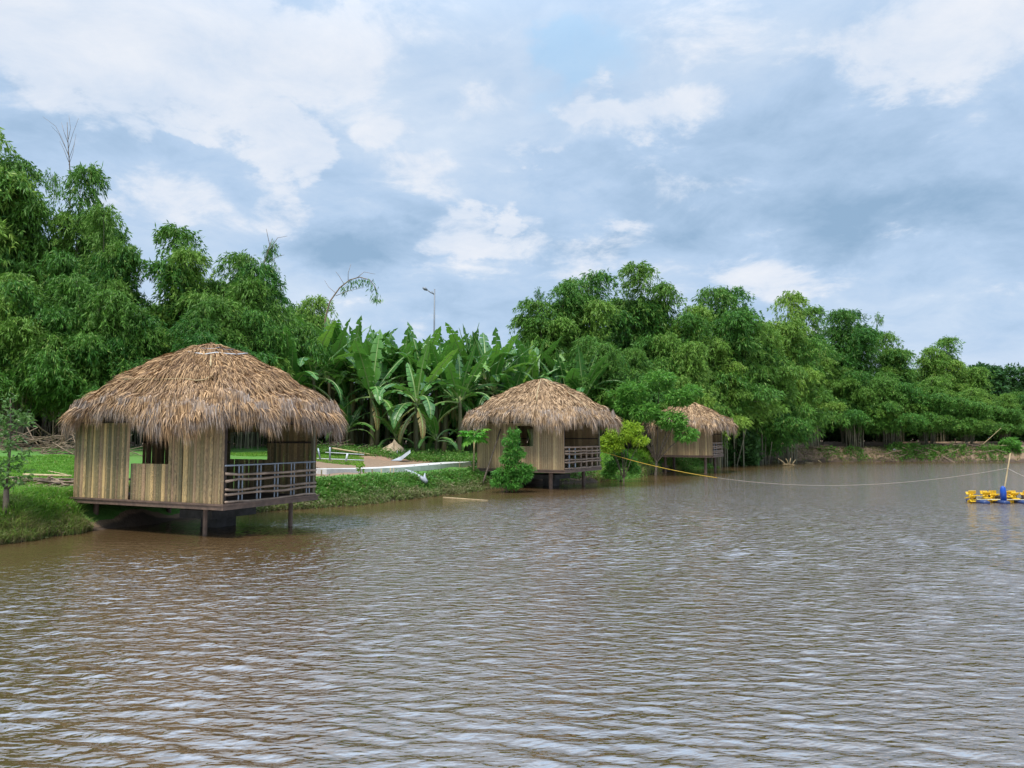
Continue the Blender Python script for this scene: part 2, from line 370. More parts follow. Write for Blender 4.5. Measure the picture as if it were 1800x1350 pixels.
# ------------------------------------------------------------------ shoreline and terrain
SHORE_PX = [(0, 955), (60, 948), (150, 935), (235, 925), (320, 913), (430, 903), (480, 896), (560, 893), (640, 888), (700, 879), (800, 868), (860, 860),
            (930, 851), (1040, 848), (1100, 840), (1200, 825), (1270, 817.5), (1300, 812.5), (1400, 811.5), (1500, 811.5), (1600, 811.5), (1700, 812), (1800, 812)]
SHORE = [tuple(on_plane(x, y)[:2]) for x, y in SHORE_PX]
SHORE = [(-30, -30), (-19, -6), (-14.5, 6), (-12.6, 12.5)] + SHORE + [(80, 74), (130, 66), (190, 40), (200, -30)]
SH = np.array(SHORE)
def sdist(x, y):
    """Signed distance to the shoreline, positive on land."""
    P = np.stack([np.ravel(x), np.ravel(y)], 1).astype(float); d = np.full(len(P), 1e9); inside = np.zeros(len(P), bool)
    for i in range(len(SH) - 1):
        a, b = SH[i], SH[i + 1]; e = b - a; L2 = (e * e).sum()
        t = np.clip(((P - a) @ e) / L2, 0, 1); q = a + t[:, None] * e
        d = np.minimum(d, np.hypot(*(P - q).T))
    poly = SH; j = len(poly) - 1
    for i in range(len(poly)):
        xi, yi = poly[i]; xj, yj = poly[j]
        c = ((yi > P[:, 1]) != (yj > P[:, 1])) & (P[:, 0] < (xj - xi) * (P[:, 1] - yi) / (yj - yi + 1e-12) + xi)
        inside ^= c; j = i
    return np.where(inside, -d, d).reshape(np.shape(x))
def sm(t): t = np.clip(t, 0, 1); return t * t * (3 - 2 * t)
def wav(x, y, s):
    return (np.sin(x * s + 1.3 * np.sin(y * s * .7)) * np.cos(y * s * 1.13 + 1.7 * np.sin(x * s * .6 + .5)))
HUTS = {}       # name -> (corner, u, v, M, L, floor z)
def terr(x, y):
    x = np.asarray(x, float); y = np.asarray(y, float)
    d = sdist(x, y) + .22 * wav(x, y, 1.9) + .1 * wav(x, y, 5.1)
    rise = .82 + .6 * sm((y - 34) / 36)
    z = np.where(d > 0, rise * sm(d / 1.5) ** .8, np.maximum(-1.2, d * .6))
    z = z + np.clip((d - 2.0) * .085, 0, np.maximum(0, 2.0 - rise)) * (d > 0)
    z = z + (d > .3) * (.05 * wav(x, y, .9) + .03 * wav(x, y, 2.7))
    for (c, u, v, m_, l_, zf) in HUTS.values():
        a = (x - c[0]) * u[0] + (y - c[1]) * u[1]; b = (x - c[0]) * v[0] + (y - c[1]) * v[1]
        k = np.maximum(np.maximum(-a, a - m_), np.maximum(-b, b - l_))       # distance outside the hut footprint
        cap = zf - .30 + np.maximum(0, k) * .9
        z = np.minimum(z, np.maximum(cap, -1.2))
    return z
def T(x, y): return float(terr(np.array([x]), np.array([y]))[0])
def ground(px, py, far=160.0):
    d = ray(px, py); k = np.linspace(8, far, 1600); P = d[None] * k[:, None]
    zt = terr(P[:, 0], P[:, 1]); hit = np.nonzero(CH + P[:, 2] <= zt)[0]
    i = hit[0] if len(hit) else len(k) - 1
    return np.array((P[i, 0], P[i, 1], zt[i]))
def stand(px, y):                          # point on the ground at a bearing and a distance
    x = (px - 900) / F * y; return np.array((x, y, T(x, y)))

def hut_frame(cpx, cdepth, ux, uy, Mw, Lw, zf):
    n = math.hypot(ux, uy); u = np.array((ux / n, uy / n)); v = np.array((-u[1], u[0]))
    x = (cpx - 900) / F * cdepth
    return (np.array((x, cdepth)), u, v, Mw, Lw, zf)
HUTS['near'] = hut_frame(397, 18.0, .42, .9075, 3.35, 5.5, .84)
HUTS['middle'] = hut_frame(991.5, 35.0, .5, .866, 4.25, 4.85, .93)
HUTS['far'] = hut_frame(1251, 51.0, .45, .893, 3.5, 4.3, 1.24)

PATH_A = [(540, 833), (620, 832), (690, 829), (760, 824), (820, 818), (850, 815)]
def axis(segs):
    out = []
    for a, b, st_ in segs: out += list(np.arange(a, b - 1e-6, st_))
    return np.array(out + [segs[-1][1]])
def build_terrain():
    xs = axis([(-900, -160, 74), (-160, -40, 6), (-40, -20, .8), (-20, 20, .24), (20, 56, .4), (56, 120, 2), (120, 300, 12), (300, 1100, 80)])
    ys = axis([(-60, 6, 3), (6, 14, .8), (14, 50, .24), (50, 92, .45), (92, 160, 4), (160, 400, 20), (400, 1600, 120)])
    X, Y = np.meshgrid(xs, ys); Z = terr(X, Y)
    V = np.stack([X, Y, Z], -1).reshape(-1, 3); w = len(xs)
    i = (np.arange(len(ys) - 1)[:, None] * w + np.arange(w - 1)[None]).ravel()
    Q = np.stack([i, i + 1, i + w + 1, i + w], 1)
    d = sdist(X, Y)
    soil = np.zeros_like(X)
    soil = np.maximum(soil, 1 - sm((d - .1) / .5))                                  # wet edge
    soil = np.maximum(soil, sm((Y - 58) / 8) * sm((X - 12) / 6) * .9)    # bare far bank
    for (px, py, rx, ry, a) in [(640, 816, 3.4, 5, 1), (740, 811, 3.5, 3.2, 1), (800, 808, 3, 3, .9), (580, 826, 2.0, 3.0, 1), (85, 851, 2.2, 1.4, 1), (60, 840, 3, 1.2, .8), (690, 800, 3, 3, .9)]:
        p = ground(px, py); soil = np.maximum(soil, a * (1 - sm((np.hypot((X - p[0]) / rx, (Y - p[1]) / ry) - .6) / .5)))
    soil = np.maximum(soil, sm((d - 13) / 5) * .8)                                    # litter under the trees
    soil = np.maximum(soil, 1.0) * 0 + np.where(d < .45, 1.0 + sm((.45 - d) / .35), soil)
    g_ = Geo().add(V, Q, att=soil.ravel())
    m, g, p, out = new_mat('bank_ground')
    tc = g.add('ShaderNodeTexCoord'); at_ = g.add('ShaderNodeAttribute', attribute_name='tint'); v = tc.outputs['Object']
    n1 = g.noise(v, .9, 6, .6); n2 = g.noise(v, 6.0, 5, .65); n3 = g.noise(v, 28, 4, .6)
    grass = g.mix(n2, (.05, .15, .018), (.11, .26, .035))
    grass = g.mix(g.math('MULTIPLY', g.step(n1, .5, .7), .35), grass, (.16, .17, .055))
    dirt = g.mix(n2, (.18, .115, .07), (.35, .24, .145)); dirt = g.mix(g.math('MULTIPLY', n3, .5), dirt, (.20, .14, .10))
    f = g.step(g.math('ADD', at_.outputs['Fac'], g.math('MULTIPLY_ADD', n2, .7, -.35)), .35, .62)
    wet = g.step(at_.outputs['Fac'], 1.05, 1.6)
    g.put(p.inputs['Base Color'], g.mix(wet, g.mix(f, grass, dirt), g.mix(n2, (.05, .035, .024), (.11, .075, .05)))); p.inputs['Roughness'].default_value = .95
    b_ = g.add('ShaderNodeBump'); b_.inputs['Strength'].default_value = .7; b_.inputs['Distance'].default_value = .06
    g.put(b_.inputs['Height'], g.math('ADD', n2, g.math('MULTIPLY', n3, .5))); g.l.new(b_.outputs[0], p.inputs['Normal'])
    tag(obj('ground', g_.mesh('ground', m, True)), kind='structure')
build_terrain()

# ------------------------------------------------------------------ water
def build_water():
    rng = np.random.default_rng(5)
    na, nr = 740, 660
    th = np.linspace(-math.radians(60), math.radians(62), na); r = np.geomspace(5.5, 135, nr)
    X = r[:, None] * np.sin(th)[None]; Y = r[:, None] * np.cos(th)[None] - 2.5
    sp = np.maximum(r * (th[1] - th[0]), np.gradient(r))[:, None]
    Z = np.zeros_like(X)
    main = math.radians(-104)                # travel direction of the wind ripples
    amp_mod = .75 + .35 * wav(X, Y, .21) + .2 * wav(X + 7, Y, .55)
    lost = np.zeros_like(X); tot = 0.0
    for i in range(64):
        lam = .10 * (4.4 ** rng.random()); k = 2 * math.pi / lam
        a = main + rng.normal(0, .24)
        fade = sm((lam / sp - 2.0) / 1.6)
        A = .0027 * (lam / .4) ** .95
        ph = k * (X * math.cos(a) + Y * math.sin(a)) + rng.uniform(0, 6.28) + 1.1 * wav(X + i, Y - 2 * i, .35 / max(lam, .3) ** .5)
        lost += (1 - fade ** 2) * (A / lam) ** 2; tot += (A / lam) ** 2
        s = np.sin(ph); Z += fade * A * (s + .25 * (1 - s * s))
    lee = np.ones_like(Z)
    d = -sdist(X, Y)
    lee = .22 + .78 * sm((d - .6) / 5.5)      # calm along the bank
    Z = Z * amp_mod * lee - .004
    V = np.stack([X, Y, Z], -1).reshape(-1, 3)
    i = (np.arange(nr - 1)[:, None] * na + np.arange(na - 1)[None]).ravel()
    g_ = Geo().add(V, np.stack([i, i + 1, i + na + 1, i + na], 1), att=(lee * (.07 + .93 * np.sqrt(lost / tot))).ravel())
    m, g, p, out = new_mat('muddy_water')
    tc = g.add('ShaderNodeTexCoord'); v = tc.outputs['Object']; at_ = g.add('ShaderNodeAttribute', attribute_name='tint')
    n1 = g.noise(v, .35, 4, .6)
    g.put(p.inputs['Base Color'], g.mix(n1, (.074, .045, .019), (.104, .064, .029)))
    p.inputs['Roughness'].default_value = .06; p.inputs['IOR'].default_value = 4.4
    rp = g.mapping(v, scale=(1.0, 2.3, 1), rot=(0, 0, math.radians(-14)))
    h1 = g.noise(rp, 2.8, 2, .5, .3); h2 = g.noise(rp, 6.5, 2, .5, .2)
    b_ = g.add('ShaderNodeBump'); b_.inputs['Distance'].default_value = .072
    g.put(b_.inputs['Strength'], g.math('MULTIPLY_ADD', at_.outputs['Fac'], 1.0, .02))
    g.put(b_.inputs['Height'], g.math('MULTIPLY_ADD', h2, .45, h1)); g.l.new(b_.outputs[0], p.inputs['Normal'])
    tag(obj('water', g_.mesh('water', m, True)), kind='structure')
build_water()

# ------------------------------------------------------------------ huts
rng_h = random.Random(11)
def strip_mesh(name, mats):
    """A split-bamboo strip one metre tall and one unit wide, rounded outward (-y), with two proud nodes."""
    g_ = Geo(); prof = [(-.5, .0), (-.34, -.26), (0, -.40), (.34, -.26), (.5, .0)]
    zs = [0, 1.0]
    V = [(x, y * .75, z) for z in zs for x, y in prof]
    n = len(prof); Q = [(i, i + 1, n + i + 1, n + i) for i in range(n - 1)] + [(n - 1, 0, n, 2 * n - 1)]
    T_ = [(n, n + i, n + i + 1) for i in range(1, n - 1)]
    g_.add(V, Q, T_)
    return g_.mesh(name, mats)
def span_on(C, dirv, z, px, tmax):
    """Metres from C along dirv where the photo column px falls."""
    lo, hi = 0.0, tmax
    f = lambda t: proj((C[0] + dirv[0] * t, C[1] + dirv[1] * t, z))[0] - px
    s0 = f(lo)
    for _ in range(50):
        mid = (lo + hi) / 2
        if f(mid) * s0 > 0: lo = mid
        else: hi = mid
    return (lo + hi) / 2
def hut(key, label, wall_mat, roof_mat, apex_z, eave_z, over, n_thatch, blade, windows, door, railing, posts, seed, wall_h=2.0):
    C, u, v, Mw, Lw, zf = HUTS[key]
    rng = np.random.default_rng(seed); rr = random.Random(seed)
    cen = C + u * Mw / 2 + v * Lw / 2; rz = math.atan2(u[1], u[0])
    root = empty('bamboo_hut', label, 'hut', (cen[0], cen[1], zf), rz, 'thatched bamboo huts along the bank')
    hx, hy = Mw / 2, Lw / 2               # local x along the waterside opening, local y inland
    # floor
    f = Geo(); t = .14
    f.add(*box(-hx - .06, hx + .06, -hy - .06, -hy + .02, -t, .0)); f.add(*box(-hx - .06, hx + .06, hy - .02, hy + .06, -t, .0))
    f.add(*box(-hx - .06, -hx + .02, -hy + .021, hy - .021, -t, .0)); f.add(*box(hx - .02, hx + .06, -hy + .021, hy - .021, -t, .0))
    obj('floor_beam', f.mesh('floor_beam', M['rust_steel']), root)
    lip = Geo()
    lip.add(*box(-hx - .085, hx + .085, -hy - .085, -hy - .062, -.035, .012)); lip.add(*box(-hx - .085, -hx - .062, -hy - .06, hy + .085, -.035, .012))
    obj('edge_strip', lip.mesh('edge_strip', M['rust_steel']), root)
    nb = 9
    for i in range(nb):
        y0 = -hy + .03 + i * (Lw - .06) / nb
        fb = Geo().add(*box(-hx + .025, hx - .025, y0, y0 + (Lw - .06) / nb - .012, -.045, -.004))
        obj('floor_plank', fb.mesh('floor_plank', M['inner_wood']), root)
    # stilts
    for (lx, ly, r_) in posts:
        wx, wy = cen + u * lx + v * ly
        bot = min(-.6, T(wx, wy) - .3)
        V, Q, T_ = tube([(lx, ly, bot - zf), (lx, ly, -t + .002)], r_, 8)
        obj('stilt', Geo().add(V, Q, T_).mesh('stilt', M['rust_steel']), root)
    # corner posts and top plate
    for sx in (-1, 1):
        for sy in (-1, 1):
            V, Q = box(sx * (hx - .05) - .04, sx * (hx - .05) + .04, sy * (hy - .05) - .04, sy * (hy - .05) + .04, .002, wall_h + .05)
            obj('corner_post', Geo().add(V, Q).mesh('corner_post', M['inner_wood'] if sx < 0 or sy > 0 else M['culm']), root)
    pl = Geo()
    for s in (-1, 1):
        pl.add(*box(s * (hx - .03) - .035, s * (hx - .03) + .035, -hy + .1, hy - .1, wall_h - .02, wall_h + .045))
        pl.add(*box(-hx + .1, hx - .1, s * (hy - .03) - .035, s * (hy - .03) + .035, wall_h - .015, wall_h + .05))
    obj('top_plate', pl.mesh('top_plate', M['inner_wood']), root)
    # walls of split bamboo: side 0 faces the camera (x=-hx), 1 the back (x=+hx), 2 inland (y=+hy)
    sm_ = strip_mesh('bamboo_strip', wall_mat)
    def wall(side, length, win, gap=None):
        a = 0.0
        while a < length - .03:
            w = rr.uniform(.075, .125) if key == 'near' else rr.uniform(.08, .13)
            w = min(w, length - a); mid = a + w / 2
            segs = [(0.0, wall_h)]
            if win:
                w0, w1, s0, s1 = win
                if w0 < mid < w1: segs = [(0.0, s0)] + ([(s1, wall_h)] if s1 < wall_h - .05 else [])
            if gap and gap[0] < mid < gap[1]:
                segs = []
                obj('slit_shade_strip', strip_mesh('slit_shade_strip', M['inner_wood']), root, (-hx + .05, -hy + mid, .004), (0, 0, -math.pi / 2), (w * .98, w, .93))  # dark recessed strip added so the slit looks shaded inside
            for z0, z1 in segs:
                if z1 - z0 < .05: continue
                jt = rr.uniform(-.03, .03); lean = rr.uniform(-.006, .006)
                z1j = z1 if z1 == wall_h else z1 - rr.uniform(0, .008)
                if side == 0: loc, r_ = (-hx - .005 + jt * .4, -hy + mid, z0 + .004), -math.pi / 2
                elif side == 1: loc, r_ = (hx + .005 + jt * .4, -hy + mid, z0 + .004), math.pi / 2
                else: loc, r_ = (-hx + mid, hy + .005 + jt * .4, z0 + .004), math.pi
                s_ = obj('bamboo_strip', sm_, root, loc, (0, lean, r_), (w * 1.0, w * rr.uniform(.8, 1.2), z1j - z0 - .006))
            a += w * (rr.uniform(.985, 1.02) if side == 0 else .975)
    def frame(side, length, win):
        for zr in (.5, 1.45):
            whole = [(.12, length - .12)]
            spans = [(.12, win[0]), (win[1], length - .12)] if win and zr > win[2] else whole
            for c0, c1 in spans:
                if side == 0: B = box(-hx + .014, -hx + .055, -hy + c0, -hy + c1, zr, zr + .05)
                elif side == 1: B = box(hx - .055, hx - .014, -hy + c0, -hy + c1, zr, zr + .05)
                else: B = box(-hx + c0, -hx + c1, hy - .055, hy - .014, zr, zr + .05)
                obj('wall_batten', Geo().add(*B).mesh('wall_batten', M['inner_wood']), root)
    wall(0, Lw, windows[0], windows[2] if len(windows) > 2 else None); wall(1, Lw, windows[1]); wall(2, Mw, door)
    frame(0, Lw, windows[0]); frame(1, Lw, windows[1]); frame(2, Mw, door)
    # railing across the open waterside
    yb = -hy + .0
    style, zs, nbal = railing
    rail = empty('railing', None, None); rail.parent = root
    def pole(z, r_, mat, sag=.012, yo=0.0):
        xs = np.linspace(-hx + .03, hx - .03, 9)
        P = np.stack([xs, np.full(9, yb + yo) + rng.normal(0, sag * .5, 9), z + rng.normal(0, sag, 9)], 1)
        V, Q, T_ = tube(P, r_ * rng.uniform(.85, 1.15, 9), 7)
        obj('rail_pole', Geo().add(V, Q, T_).mesh('rail_pole', mat, True), rail)
    for z in zs[1:]: pole(z, .033 if key == 'near' else .042, M['rail_wood'], .011, -.03)
    V, Q, T_ = tube([(-hx + .02, yb, zs[0]), (hx - .02, yb, zs[0])], .02 if style == 'steel' else .042, 8)
    obj('top_rail', Geo().add(V, Q, T_).mesh('top_rail', M['grey_steel'] if style == 'steel' else M['rail_wood'], True), rail)
    for i in range(nbal):
        xc = -hx + (i + .85) * Mw / (nbal + .35)
        offs = (-.06, .06) if style == 'steel' else (0,)
        for o_ in offs:
            V, Q = box(xc + o_ - .014, xc + o_ + .014, yb - .012, yb + .012, .003, zs[0] - .021)
            if style != 'steel': V, Q = box(xc - .045, xc + .045, yb + .002, yb + .05, .003, zs[0] - .03)
            obj('baluster', Geo().add(V, Q).mesh('baluster', M['grey_steel'] if style == 'steel' or i < 2 else M['rail_wood']), rail)
    # roof: rounded hip, thatched
    ez, az_ = eave_z - zf, apex_z - zf
    def eave(th):
        e = 2 / 3.3
        c, s = np.cos(th), np.sin(th)
        ex = hx + np.where(c > 0, over[1], over[0]); ey = hy + np.where(s > 0, over[3], over[2])
        return np.stack([ex * np.sign(c) * np.abs(c) ** e, ey * np.sign(s) * np.abs(s) ** e], -1)
    bump_ = lambda th, t: .06 * np.sin(th * 7 + 3 * t + seed) + .05 * np.sin(th * 13 - 7 * t) * t + .035 * np.sin(t * 22 + 2 * np.sin(th * 4))
    apx = np.array((.06, -.38 if key == 'near' else -.1)) * (1, .8)
    def roof(th, t):
        xy = eave(th) * t[..., None] + apx * (1 - t[..., None]) ** 2
        z = az_ - (az_ - ez) * (.60 * t ** 1.15 + .40 * t ** 1.9) + bump_(th, t) * np.minimum(1, t * 2)
        return np.concatenate([xy, z[..., None]], -1)
    nt, nn = 72, 14
    th = np.arange(nt) * 2 * math.pi / nt; ts = np.linspace(.015, .97, nn)
    TH, TT = np.meshgrid(th, ts); V = roof(TH, TT).reshape(-1, 3); V[:, 2] -= .08
    i = np.arange(nn - 1)[:, None] * nt; j = np.arange(nt)[None]; k = (j + 1) % nt
    Q = np.stack([i + j, i + nt + j, i + nt + k, i + k], -1).reshape(-1, 4)
    roof_root = obj('roof', Geo().add(V, Q).mesh('roof', M['thatch_core']), root)
    # rafters under the roof
    for q in range(10):
        a = q * 2 * math.pi / 10 + .2
        P = roof(np.full(5, a), np.linspace(.1, .98, 5)); P[:, 2] -= .14
        V, Q, T_ = tube(P, .035, 6); obj('rafter', Geo().add(V, Q, T_).mesh('rafter', M['inner_wood']), roof_root)
    # thatch courses: blades of palm leaf lying down the slope, tips lifted a little
    def blades(n, t0, t1, Lb, Wb, lift, jit, att_fn, hang=0.0):
        a = rng.uniform(0, 2 * math.pi, n * 2)
        e0 = eave(a); wgt = np.hypot(*np.gradient(eave(np.sort(a)), axis=0).T)
        a = np.sort(a); pr = wgt / wgt.sum(); a = rng.choice(a, n, p=pr) + rng.normal(0, .02, n)
        t = np.sqrt(rng.uniform(t0 ** 2, t1 ** 2, n))
        course = 9.0; t = np.clip(t + .45 * ((np.floor(t * course + .5 * np.sin(a * 5 + seed)) + .55) / course - t), .02, 1.0)
        P = roof(a, t); P2 = roof(a, t + .03); dn = unit(P2 - P)
        Pa = roof(a + .03, t); tang = unit(Pa - P); nrm = unit(np.cross(tang, dn)); nrm *= np.sign(nrm[:, 2:3] + 1e-9)
        lump = np.sin(a * 11 + seed + 2 * np.sin(a * 3)) * .28 + np.sin(a * 23 + t * 9 + seed * 2) * .2 + np.sin(a * 41 + seed) * .12
        ax = unit(dn + tang * (rng.normal(0, jit, n) + lump * .35)[:, None] + nrm * rng.normal(lift, .11, n)[:, None] + np.array((0, 0, -1.0)) * hang * rng.uniform(.5, 1.3, n)[:, None])
        sd = unit(np.cross(ax, nrm + rng.normal(0, .55, (n, 3))))
        L = Lb * rng.uniform(.6, 1.25, n) * (1 + .75 * lump); W = Wb * rng.uniform(.6, 1.3, n)
        P = P + nrm * rng.uniform(-.05, .05, n)[:, None] - ax * (L * .3)[:, None]
        mid = P + ax * (L * .55)[:, None] + nrm * (L * .05)[:, None]
        tip = P + ax * L[:, None] + np.array((0, 0, -.06)) * L[:, None] - nrm * (L * .03)[:, None]
        w = sd * (W * .5)[:, None]
        V = np.stack([P - w * .8, P + w * .8, mid + w, mid - w, tip], 1).reshape(-1, 3)
        b = np.arange(n) * 5
        Q = np.stack([b, b + 1, b + 2, b + 3], 1); T_ = np.stack([b + 3, b + 2, b + 4], 1)
        return V, Q, T_, np.repeat(att_fn(a, t, n), 5)
    g_ = Geo()
    def add(n, *args, **kw):
        V, Q, T_, A = blades(n, *args, **kw); g_.add(V, Q, T_, att=A)
    add(int(n_thatch * .72), .02, .97, blade[0], blade[1], .07, .22, lambda a, t, n: np.clip((t - .55) * .8, 0, 1) * rng.random(n))
    add(int(n_thatch * .04), .0, .14, blade[0] * 1.0, blade[1], .02, .12, lambda a, t, n: np.zeros(n))
    add(int(n_thatch * .14), .9, 1.0, blade[0] * 1.15, blade[1], -.05, .2, lambda a, t, n: .15 + .65 * rng.random(n), hang=.55)
    add(int(n_thatch * .10), .965, 1.0, blade[0] * 1.45, blade[1], -.25, .2, lambda a, t, n: .25 + .65 * rng.random(n), hang=1.5)
    th_o = obj('thatch', g_.mesh('thatch', roof_mat), roof_root); th_o['kind'] = 'stuff'
    return root, roof, roof_root, (C, u, v, hx, hy, cen, zf, rz)

def local(info, p):
    C, u, v, hx, hy, cen, zf, rz = info
    d = np.array(p[:2]) - cen
    return np.array((d @ u, d @ v, p[2] - zf))

C, u, v, Mw, Lw, zf = HUTS['near']
w0 = span_on(C, v, 1.8, 297, Lw); w1 = span_on(C, v, 1.8, 233, Lw); gp = span_on(C, v, 1.4, 227, Lw)
# the window in the back wall, seen through the open waterside
Cb = C + u * Mw
b0, b1 = span_on(Cb, v, 1.9, 472, Lw), span_on(Cb, v, 1.9, 404, Lw)
near_root, near_roof, near_rr, near_i = hut('near', 'nearest and largest bamboo hut, greenish mottled walls, white strap on its thatch roof', M['wall_mottled'], M['thatch'], 5.02, 3.08, (.62, 1.0, 1.2, .7), 64000, (.50, .023),
    [(w0, w1, .95, 1.9), (b0, b1, .98, 1.78), (w1 + .01, gp)], (1.05, 2.1, 0.0, 1.9), ('steel', [.93, .70, .58, .345, .235, .035], 5),
    [(-1.28, -1.75, .055), (1.2, -2.3, .06), (-1.2, 2.45, .07), (1.2, 2.45, .07)], 3)
C, u, v, Mw, Lw, zf = HUTS['middle']
m0 = span_on(C, v, 2.0, 936, Lw); m1 = span_on(C, v, 2.0, 905, Lw)
mid_root, mid_roof, mid_rr, mid_i = hut('middle', 'middle hut of tan bamboo with a leafy bush under its window', M['wall_tan'], M['thatch_old'], 5.42, 3.42, (.85, 1.0, 1.2, 1.15), 40000, (.55, .036),
    [(m0, m1, 1.12, 2.1), (3.55, 4.35, 1.05, 2.0)], (1.3, 2.3, 0.0, 2.0), ('wood', [1.07, .88, .76, .47, .36, .05], 6),
    [(-1.62, -1.45, .1), (1.5, -1.75, .09), (-1.4, 1.5, .1), (1.4, 1.5, .1)], 8, 2.25)
far_root, far_roof, far_rr, far_i = hut('far', 'farthest and smallest hut of tan bamboo, its left half hidden behind a tree', M['wall_tan'], M['thatch_old'], 5.02, 3.42, (.8, .9, .95, .85), 16000, (.62, .06),
    [None, (1.6, 2.6, 1.0, 1.95)], (1.2, 2.1, 0.0, 1.9), ('wood', [.85, .62, .5, .3, .2, .05], 4),
    [(-1.25, -1.55, .1), (1.2, -1.7, .09), (-1.2, 1.3, .1), (1.2, 1.3, .1)], 14, 1.95)

def roof_line(info, roof, rroot, pts, r_, mat, name, lift=.07):
    P = np.array([roof(np.array(a), np.array(t)) for a, t in pts]); P[:, 2] += lift
    V, Q, T_ = tube(P, r_, 6); obj(name, Geo().add(V, Q, T_).mesh(name, mat, True), rroot)
def arc(a0, a1, t0, t1, n=10): return list(zip(np.linspace(a0, a1, n), np.linspace(t0, t1, n)))
# angles on the roof: pi faces the wall with the window, -pi/2 the water
roof_line(near_i, near_roof, near_rr, arc(math.pi * 1.02, math.pi * 1.62, .34, .30, 6), .018, M['white_plastic'], 'white_strap', .10)
roof_line(near_i, near_roof, near_rr, arc(math.pi * 1.05, math.pi * 1.58, .22, .20, 6), .008, M['grey_steel'], 'tie_wire', .10)
roof_line(near_i, near_roof, near_rr, arc(math.pi * 1.20, math.pi * 1.19, .36, .56, 4), .022, M['pale_pole'], 'roof_pole', .10)
roof_line(near_i, near_roof, near_rr, arc(math.pi * .93, math.pi * 1.2, .72, .66, 8), .018, M['pale_pole'], 'roof_pole', .09)
for a0, t0, t1 in ((1.06, .05, .75), (1.47, .05, .85), (1.28, .04, .3)):
    roof_line(mid_i, mid_roof, mid_rr, arc(math.pi * a0, math.pi * a0, t0, t1, 8), .03, M['pale_pole'], 'roof_pole', .09)

# concrete footings under the huts
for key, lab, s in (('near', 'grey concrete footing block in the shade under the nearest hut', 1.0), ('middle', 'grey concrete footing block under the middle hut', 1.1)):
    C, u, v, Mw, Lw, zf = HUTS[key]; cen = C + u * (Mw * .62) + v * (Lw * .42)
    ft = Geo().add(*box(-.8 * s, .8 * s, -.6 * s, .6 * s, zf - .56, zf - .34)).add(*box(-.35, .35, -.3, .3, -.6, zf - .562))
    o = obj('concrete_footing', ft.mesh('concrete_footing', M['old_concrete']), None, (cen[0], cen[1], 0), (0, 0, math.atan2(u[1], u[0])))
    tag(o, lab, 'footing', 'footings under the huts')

# ------------------------------------------------------------------ bamboo clumps
def bamboo_proto(seed, plumes=17, bare=0.14, wide=3.2, leaf=(.27, .062), sparse=1.0, zf_=.62):
    """One clump 10 m tall in local units: culms that arch outward, each carrying a feathery plume."""
    rng = np.random.default_rng(seed); cul = Geo(); cr = Geo(); H = 10.0
    for q in range(plumes):
        a = q * 2.399 + rng.normal(0, .3); f = (q + .5) / plumes
        h = H * (1.0 - .62 * f ** .8) * rng.uniform(.9, 1.04) if q else H * .98
        r = wide * (.12 + .85 * f ** .7) * rng.uniform(.7, 1.1)
        base = np.array((rng.normal(0, .45), rng.normal(0, .45), -.3)); tipd = np.array((math.cos(a), math.sin(a), 0))
        s = np.linspace(0, 1, 12)
        P = base + np.outer(s ** 2.1 * r, tipd) + np.outer(np.sin(s * math.pi * .5) ** .9 * h, (0, 0, 1))
        over = rng.uniform(.25, .8)                                   # the tip nods over
        P = P + np.outer(np.clip(s - .78, 0, 1) / .22 * over * .7, tipd) - np.outer((np.clip(s - .78, 0, 1) / .22) ** 2 * over * .55, (0, 0, 1))
        V, Q, T_ = tube(P, np.linspace(.045, .012, 12), 5, False); cul.add(V, Q)
        tint = rng.random() ** 1.7
        lo = max(bare + .10, rng.uniform(.36, .52))
        nn = int((26 - 8 * f) * (1 if sparse > .5 else .6)); k = 4
        w = 1.0 - (1.0 - max(lo, .28)) * np.linspace(0, 1, nn) ** .85; w = np.repeat(w, k); m_ = len(w)
        c = np.stack([np.interp(w, s, P[:, j]) for j in range(3)], 1)
        ok = c[:, 2] > bare * H; w, c = w[ok], c[ok]; m_ = len(w)
        if not m_: continue
        ba = rng.uniform(0, 2 * math.pi, m_); bd = np.stack([np.cos(ba), np.sin(ba), np.zeros(m_)], 1) + .45 * tipd; bd = unit(bd)
        bl_ = (.42 + .95 * np.sin(math.pi * np.clip((1.16 - w) / .86, 0, 1)) ** .8) * rng.uniform(.55, 1.2, m_) * (wide / 3.0) ** .6
        ns = 6; u_ = np.tile(np.linspace(.25, 1.0, ns), m_); rep = lambda A: np.repeat(A, ns, 0)
        Pp = rep(c) + rep(bd) * (rep(bl_) * u_)[:, None]
        Pp[:, 2] += (.50 * u_ - .95 * u_ ** 2) * rep(bl_) * zf_ * 1.1
        Pp += rng.normal(0, .075, Pp.shape)
        keep = rng.random(len(Pp)) < sparse; Pp = Pp[keep]; od = rep(bd)[keep]
        V, Q = sprays(rng, Pp, od * .7, 6, leaf[0], leaf[1], .5, .45, .05)
        cr.add(V, Q, att=np.full(len(V), tint * .6))
    for q in range(9):                                                # bare stems at the foot
        a = rng.uniform(0, 6.28); r = rng.uniform(.3, 1.3); l = rng.uniform(.1, .9)
        s = np.linspace(0, 1, 4)
        P = np.stack([math.cos(a) * (r * .6 + l * s), math.sin(a) * (r * .6 + l * s), -.3 + s * rng.uniform(2.2, 4.2)], 1)
        V, Q, T_ = tube(P, .03, 4, False); cul.add(V, Q)
    return cul.mesh('bamboo_trunk', M['culm'], True), cr.mesh('bamboo_crown', M['bamboo_leaf'])
BP = [bamboo_proto(101), bamboo_proto(102, 15, .10, 2.9), bamboo_proto(103, 19, .20, 3.5), bamboo_proto(104, 13, .06, 2.6), bamboo_proto(105, 16, .24, 3.3)]
